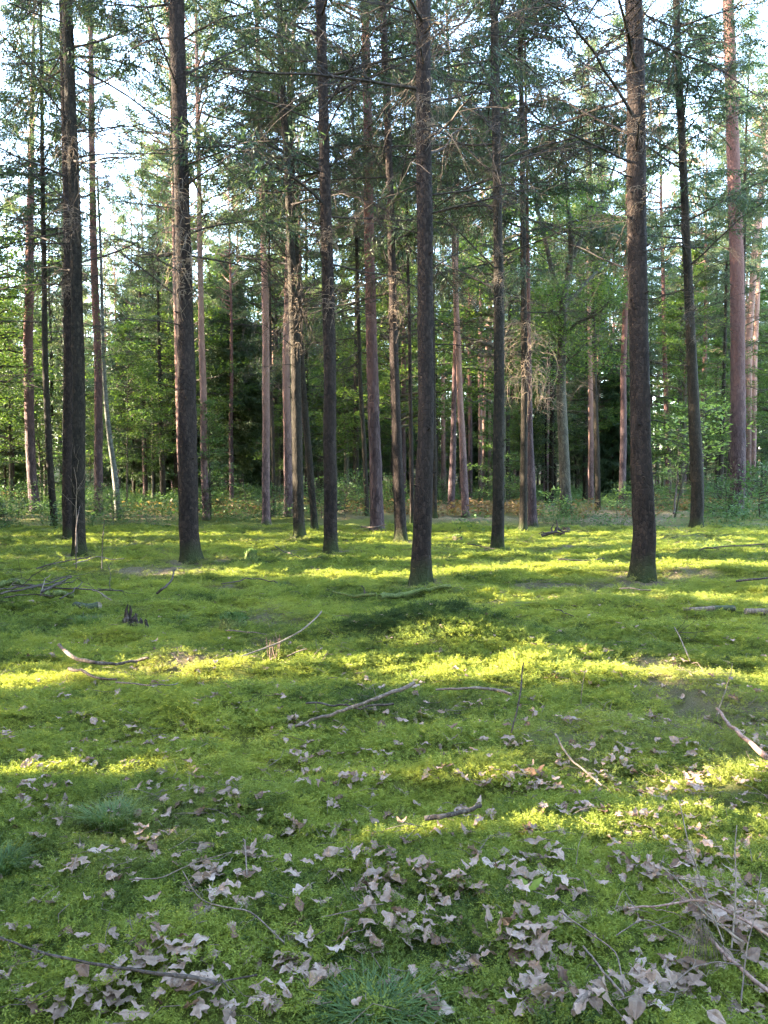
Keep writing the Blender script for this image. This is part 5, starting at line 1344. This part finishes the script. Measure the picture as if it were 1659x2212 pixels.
C5 = lambda x, y: (x * 0.5, 1194.5 + y * 0.5)
C6 = lambda x, y: (829.5 + x * 0.5, 1194.5 + y * 0.5)
C7 = lambda x, y: (x * 0.5, 1659 + y * 0.5)
C8 = lambda x, y: (829.5 + x * 0.5, 1659 + y * 0.5)
CL = []
for f, L_ in ((C5, [(500, 620, 5), (130, 950, 5), (570, 930, 4), (820, 940, 5), (690, 890, 5), (1290, 740, 5), (1300, 910, 8), (1390, 860, 6), (1450, 800, 5), (1330, 990, 8), (1570, 1020, 8), (1590, 890, 6), (1510, 900, 4), (360, 730, 3), (400, 770, 2), (40, 820, 8), (1240, 640, 4), (1200, 600, 3), (340, 930, 3), (420, 840, 2), (370, 870, 2), (660, 1030, 3), (820, 1020, 3), (190, 400, 3), (400, 410, 3), (220, 460, 3), (840, 520, 2), (720, 560, 2), (650, 600, 2), (280, 610, 3), (1180, 790, 1), (1070, 710, 1), (960, 650, 3)]),
              (C6, [(50, 745, 8), (210, 745, 7), (155, 590, 3), (680, 720, 6), (750, 740, 5), (820, 740, 4), (640, 640, 4), (620, 770, 5), (1130, 740, 7), (1230, 750, 5), (1380, 750, 5), (1290, 850, 7), (1600, 790, 6), (560, 860, 7), (180, 880, 5), (270, 890, 4), (390, 870, 4), (830, 850, 3), (740, 930, 6), (900, 950, 7), (970, 940, 5), (1060, 960, 4), (1080, 890, 4), (550, 990, 4), (640, 990, 7), (220, 990, 6), (20, 980, 4), (1380, 890, 4), (1600, 960, 6), (1330, 1030, 10), (960, 1030, 6), (1120, 940, 3), (690, 1045, 4), (660, 400, 3), (860, 440, 3), (730, 460, 1), (1230, 490, 5), (1300, 500, 4), (1100, 330, 2), (1020, 330, 3), (570, 290, 2), (430, 690, 5)]),
              (C7, [(60, 135, 10), (180, 130, 8), (130, 190, 4), (270, 185, 3), (220, 235, 3), (650, 260, 4), (600, 340, 4), (690, 360, 6), (870, 410, 5), (990, 110, 6), (990, 185, 4), (1170, 220, 3), (1270, 265, 4), (1210, 430, 5), (1110, 410, 3), (1290, 480, 5), (740, 430, 4), (860, 455, 4), (940, 460, 3), (460, 510, 5), (530, 530, 4), (900, 550, 10), (1080, 575, 4), (1000, 560, 4), (1000, 480, 4), (1310, 630, 4), (1470, 450, 6), (1600, 500, 9), (1580, 560, 8), (1620, 640, 8), (1400, 310, 3), (290, 430, 3), (320, 470, 2), (140, 460, 2), (440, 590, 3), (660, 700, 4), (270, 750, 3), (320, 735, 3), (560, 830, 6), (600, 920, 10), (730, 820, 6), (790, 850, 8), (840, 670, 4), (100, 820, 4), (120, 920, 4), (390, 960, 6), (370, 1020, 5), (660, 890, 5), (760, 950, 6), (870, 990, 8), (760, 1000, 6), (540, 1060, 5), (330, 1090, 6), (230, 1090, 6), (880, 1080, 6), (1160, 930, 6), (1240, 900, 7), (1310, 910, 8), (1180, 1000, 7), (1240, 1040, 4), (1430, 930, 4), (1240, 780, 2), (1540, 810, 4), (1590, 840, 5), (70, 720, 4)]),
              (C8, [(60, 440, 8), (30, 520, 7), (150, 520, 12), (280, 520, 5), (350, 550, 8), (210, 640, 9), (100, 690, 7), (190, 700, 7), (30, 790, 10), (60, 650, 4), (120, 300, 6), (370, 240, 5), (440, 240, 4), (690, 220, 6), (800, 220, 4), (900, 220, 6), (1060, 250, 4), (1040, 280, 4), (410, 440, 6), (520, 470, 7), (590, 490, 6), (480, 560, 6), (410, 620, 4), (720, 420, 6), (730, 590, 7), (840, 480, 3), (590, 680, 6), (630, 720, 6), (540, 780, 5), (640, 790, 10), (690, 840, 6), (800, 820, 3), (350, 800, 3), (320, 900, 4), (420, 890, 5), (490, 950, 5), (540, 980, 6), (650, 930, 5), (660, 1010, 5), (520, 1070, 5), (640, 1070, 6), (790, 1040, 8), (840, 1000, 8), (1000, 1050, 12), (1160, 1000, 12), (1200, 940, 10), (1230, 1030, 8), (1300, 920, 4), (1040, 380, 6), (1060, 440, 5), (1060, 650, 4), (1160, 480, 12), (1220, 500, 9), (1320, 500, 9), (1430, 510, 4), (1500, 490, 4), (1280, 360, 7), (1400, 380, 7), (1350, 340, 5), (1520, 380, 3), (1410, 270, 3), (1400, 650, 12), (1500, 670, 14), (1560, 720, 14), (1620, 780, 12), (1560, 600, 6), (1600, 560, 4), (1600, 880, 6), (1630, 1000, 5), (1540, 1080, 7), (870, 550, 4), (880, 680, 3), (780, 680, 3), (1000, 520, 4), (1170, 190, 5), (1150, 150, 5), (1330, 100, 10), (1210, 130, 5), (1360, 160, 5), (590, 150, 5), (700, 110, 6), (790, 130, 6), (950, 100, 5), (410, 100, 4), (540, 60, 4), (120, 930, 3), (270, 930, 3), (1250, 210, 4)])):
    for x, y, n in L_: CL.append((*f(x, y), n))
r = np.random.default_rng(404)
LV = []
for (px, py, n) in CL:
    sp = 7 + 0.012 * max(0, py - 1300) * math.sqrt(n)
    for k in range(max(1, int(round(n * (0.85 if py < 1900 else 0.78))))): LV.append((px + r.normal() * sp * 1.1, py + r.normal() * sp * 0.55, k))
for k in range(330):
    py = 1330 + 880 * r.random() ** 0.8; px = -20 + 1700 * r.random() ** (0.8 if py > 1700 else 1.0); LV.append((px, py, 0))
for k in range(160):
    LV.append((1700 * r.random(), 1400 + 420 * r.random(), 0)); LV.append((1700 * r.random(), 1380 + 480 * r.random(), 0))
for k in range(170):
    LV.append((1700 * r.random(), 1215 + 200 * r.random(), 0))
leaves = []
for (px, py, k) in LV:
    if py < 1195: continue
    g = ground(px, py); sc = (0.36 + 0.5 * r.random()) * (1.08 if g[1] < 3.3 else 1.0) * (0.92 if g[1] < 3 else 1.0)
    leaves.append((sc / g[1], g, sc, k, px, py))
leaves.sort(key=lambda a: -a[0])
LMARK = [(380, 2161, 'the long thin brown branch'), (500, 2020, 'the forked thin twig'), (815, 2185, 'the bottom grass tuft'), (240, 1785, 'the soft round grass tuft'), (976, 1795, 'the dark rotting branch'),
         (1250, 2060, 'the thin curved brown stick'), (1275, 2180, 'the broken thick grey stick'), (1530, 2050, 'the tan twig heap'), (1610, 2150, 'the stout pink-brown stick'), (770, 2005, 'the thin brown twig by the leaf drift'),
         (1235, 1685, 'the tan slanting stick'), (1610, 1640, 'the pinkish stout stick'), (770, 1570, 'the grey forked stick'), (1115, 1560, 'the upright crooked twig'), (0, 1890, 'the grass tuft at the left edge'),
         (390, 1920, 'the thin grey trailing stem'), (1250, 1880, 'the small green leaf plant'), (530, 1890, 'the short twig stub'), (200, 1475, 'the curved peeling branch'), (1480, 1860, 'the leaf drift above the twig heap')]
def leaf_rot(k):
    tilt = r.normal() * 0.19; tilt2 = r.normal() * 0.19
    if r.random() < 0.07: tilt += 0.9 * (1 if r.random() < 0.5 else -1)
    if r.random() < 0.35: tilt += math.pi
    return (tilt, tilt2, r.random() * 6.283)
for (q, g, sc, k, px, py) in leaves[:300]:
    ck = 'pale' if r.random() < 0.56 else ('tan' if r.random() < 0.62 else 'brown')
    lx, ly, nm = min(LMARK, key=lambda m: (m[0] - px) ** 2 + 2.2 * (m[1] - py) ** 2)
    wh = ('right of' if px > lx else 'left of') if abs(px - lx) > 1.3 * abs(py - ly) else ('before' if py > ly else 'behind')
    ad = {'pale': 'pale pinkish', 'tan': 'tan', 'brown': 'brown'}[ck]
    rt = leaf_rot(k)
    o = new_obj('fallen_leaf', LEAF[ck][r.integers(18)], None, g + np.array([0, 0, 0.016 + 0.008 * min(k, 5) + 0.012 * r.random()]), rt, sc)
    tl = abs(math.sin(rt[0])) + abs(math.sin(rt[1]))
    st = 'flat' if tl < 0.3 else ('tilted' if tl < 0.8 else 'upended')
    sz = 'small' if sc < 0.5 else ('mid-sized' if sc < 0.66 else 'large')
    lb = f'{sz} {st} {ad} oak leaf {wh} {nm}'
    tag(o, lb, 'fallen leaf', lb.replace('oak leaf', 'oak leaves', 1))
rest = {c: MB() for c in LM}
one = MB()
far = {}
for (q, g, sc, k, px, py) in leaves[300:]:
    ck = 'pale' if r.random() < 0.72 else ('tan' if r.random() < 0.5 else 'brown')
    E = np.array(Euler(leaf_rot(k)).to_matrix()) * sc
    rest[ck].merge(LEAFMB[r.integers(18)], g + np.array([0, 0, 0.028 + 0.008 * min(k, 4)]), E)
V = MB(); midx = []
for i, c in enumerate(LM):
    nf0 = sum(len(f) for f in V.f)
    if rest[c].v: V.merge(rest[c]); midx += [i] * (sum(len(f) for f in V.f) - nf0)
me = V.mesh('leaf_litter', [M[LM[c]] for c in LM]); me.polygons.foreach_set('material_index', np.array(midx, np.int32)); me.update()
o = new_obj('leaf_litter', me); o['kind'] = 'stuff'; o['label'] = 'small scattered fallen leaves farther back on the moss'

# needle and twig crumbs
r = np.random.default_rng(55); mb = MB(); ya = 1.7 + 20 * r.random(14000) ** 1.5; xa = (r.random(14000) * 2 - 1) * (0.56 * ya + 0.3)
ok = r.random(14000) < 0.25 + 1.3 * tone_litter(xa, ya)[1]
xa, ya = xa[ok][:5200], ya[ok][:5200]; za = H(xa, ya) + 0.040
for x, y, z in zip(xa, ya, za):
    l = (0.02 + 0.16 * r.random() ** 2.5) * (0.8 + 0.05 * y); a = r.random() * 6.283
    p = np.array([x, y, z]); d = np.array([math.cos(a), math.sin(a), 0.2 * r.normal()]) * l; bnd = r.normal(size=3) * l * 0.12
    tube(mb, [p, p + d * 0.5 + bnd, p + d], np.array([0.0018, 0.0015, 0.0008]) * (0.8 + 0.08 * y), 3, cap=False)
o = new_obj('twig_debris', mb.mesh('twig_debris', M['tan_twig'])); o['kind'] = 'stuff'; o['label'] = 'tiny twig crumbs strewn over the moss'

# small green-leaved seedling in the foreground
g = ground(1142, 1945); t = thing('seedling', 'small pale green leaf plant alone in lower right moss', 'seedling', g); mb = MB()
for a, l in ((0.4, 0.075), (2.2, 0.06), (4.0, 0.05), (5.2, 0.045)):
    d = unit(np.array([[math.cos(a), math.sin(a) * 0.6, 0.75]])); rhombi(mb, np.array([[0, 0, 0.035]]), d, unit(np.cross(d, [[0, 1.0, 0.2]])), l, 0.034)
new_obj('leaf', mb.mesh('leaf', M['leaf_pale']), t)
mb = MB(); tube(mb, [[0, 0, 0], [0, 0, 0.04]], [0.002, 0.0015], 4); new_obj('stem', mb.mesh('stem', M['leaf_pale']), t)
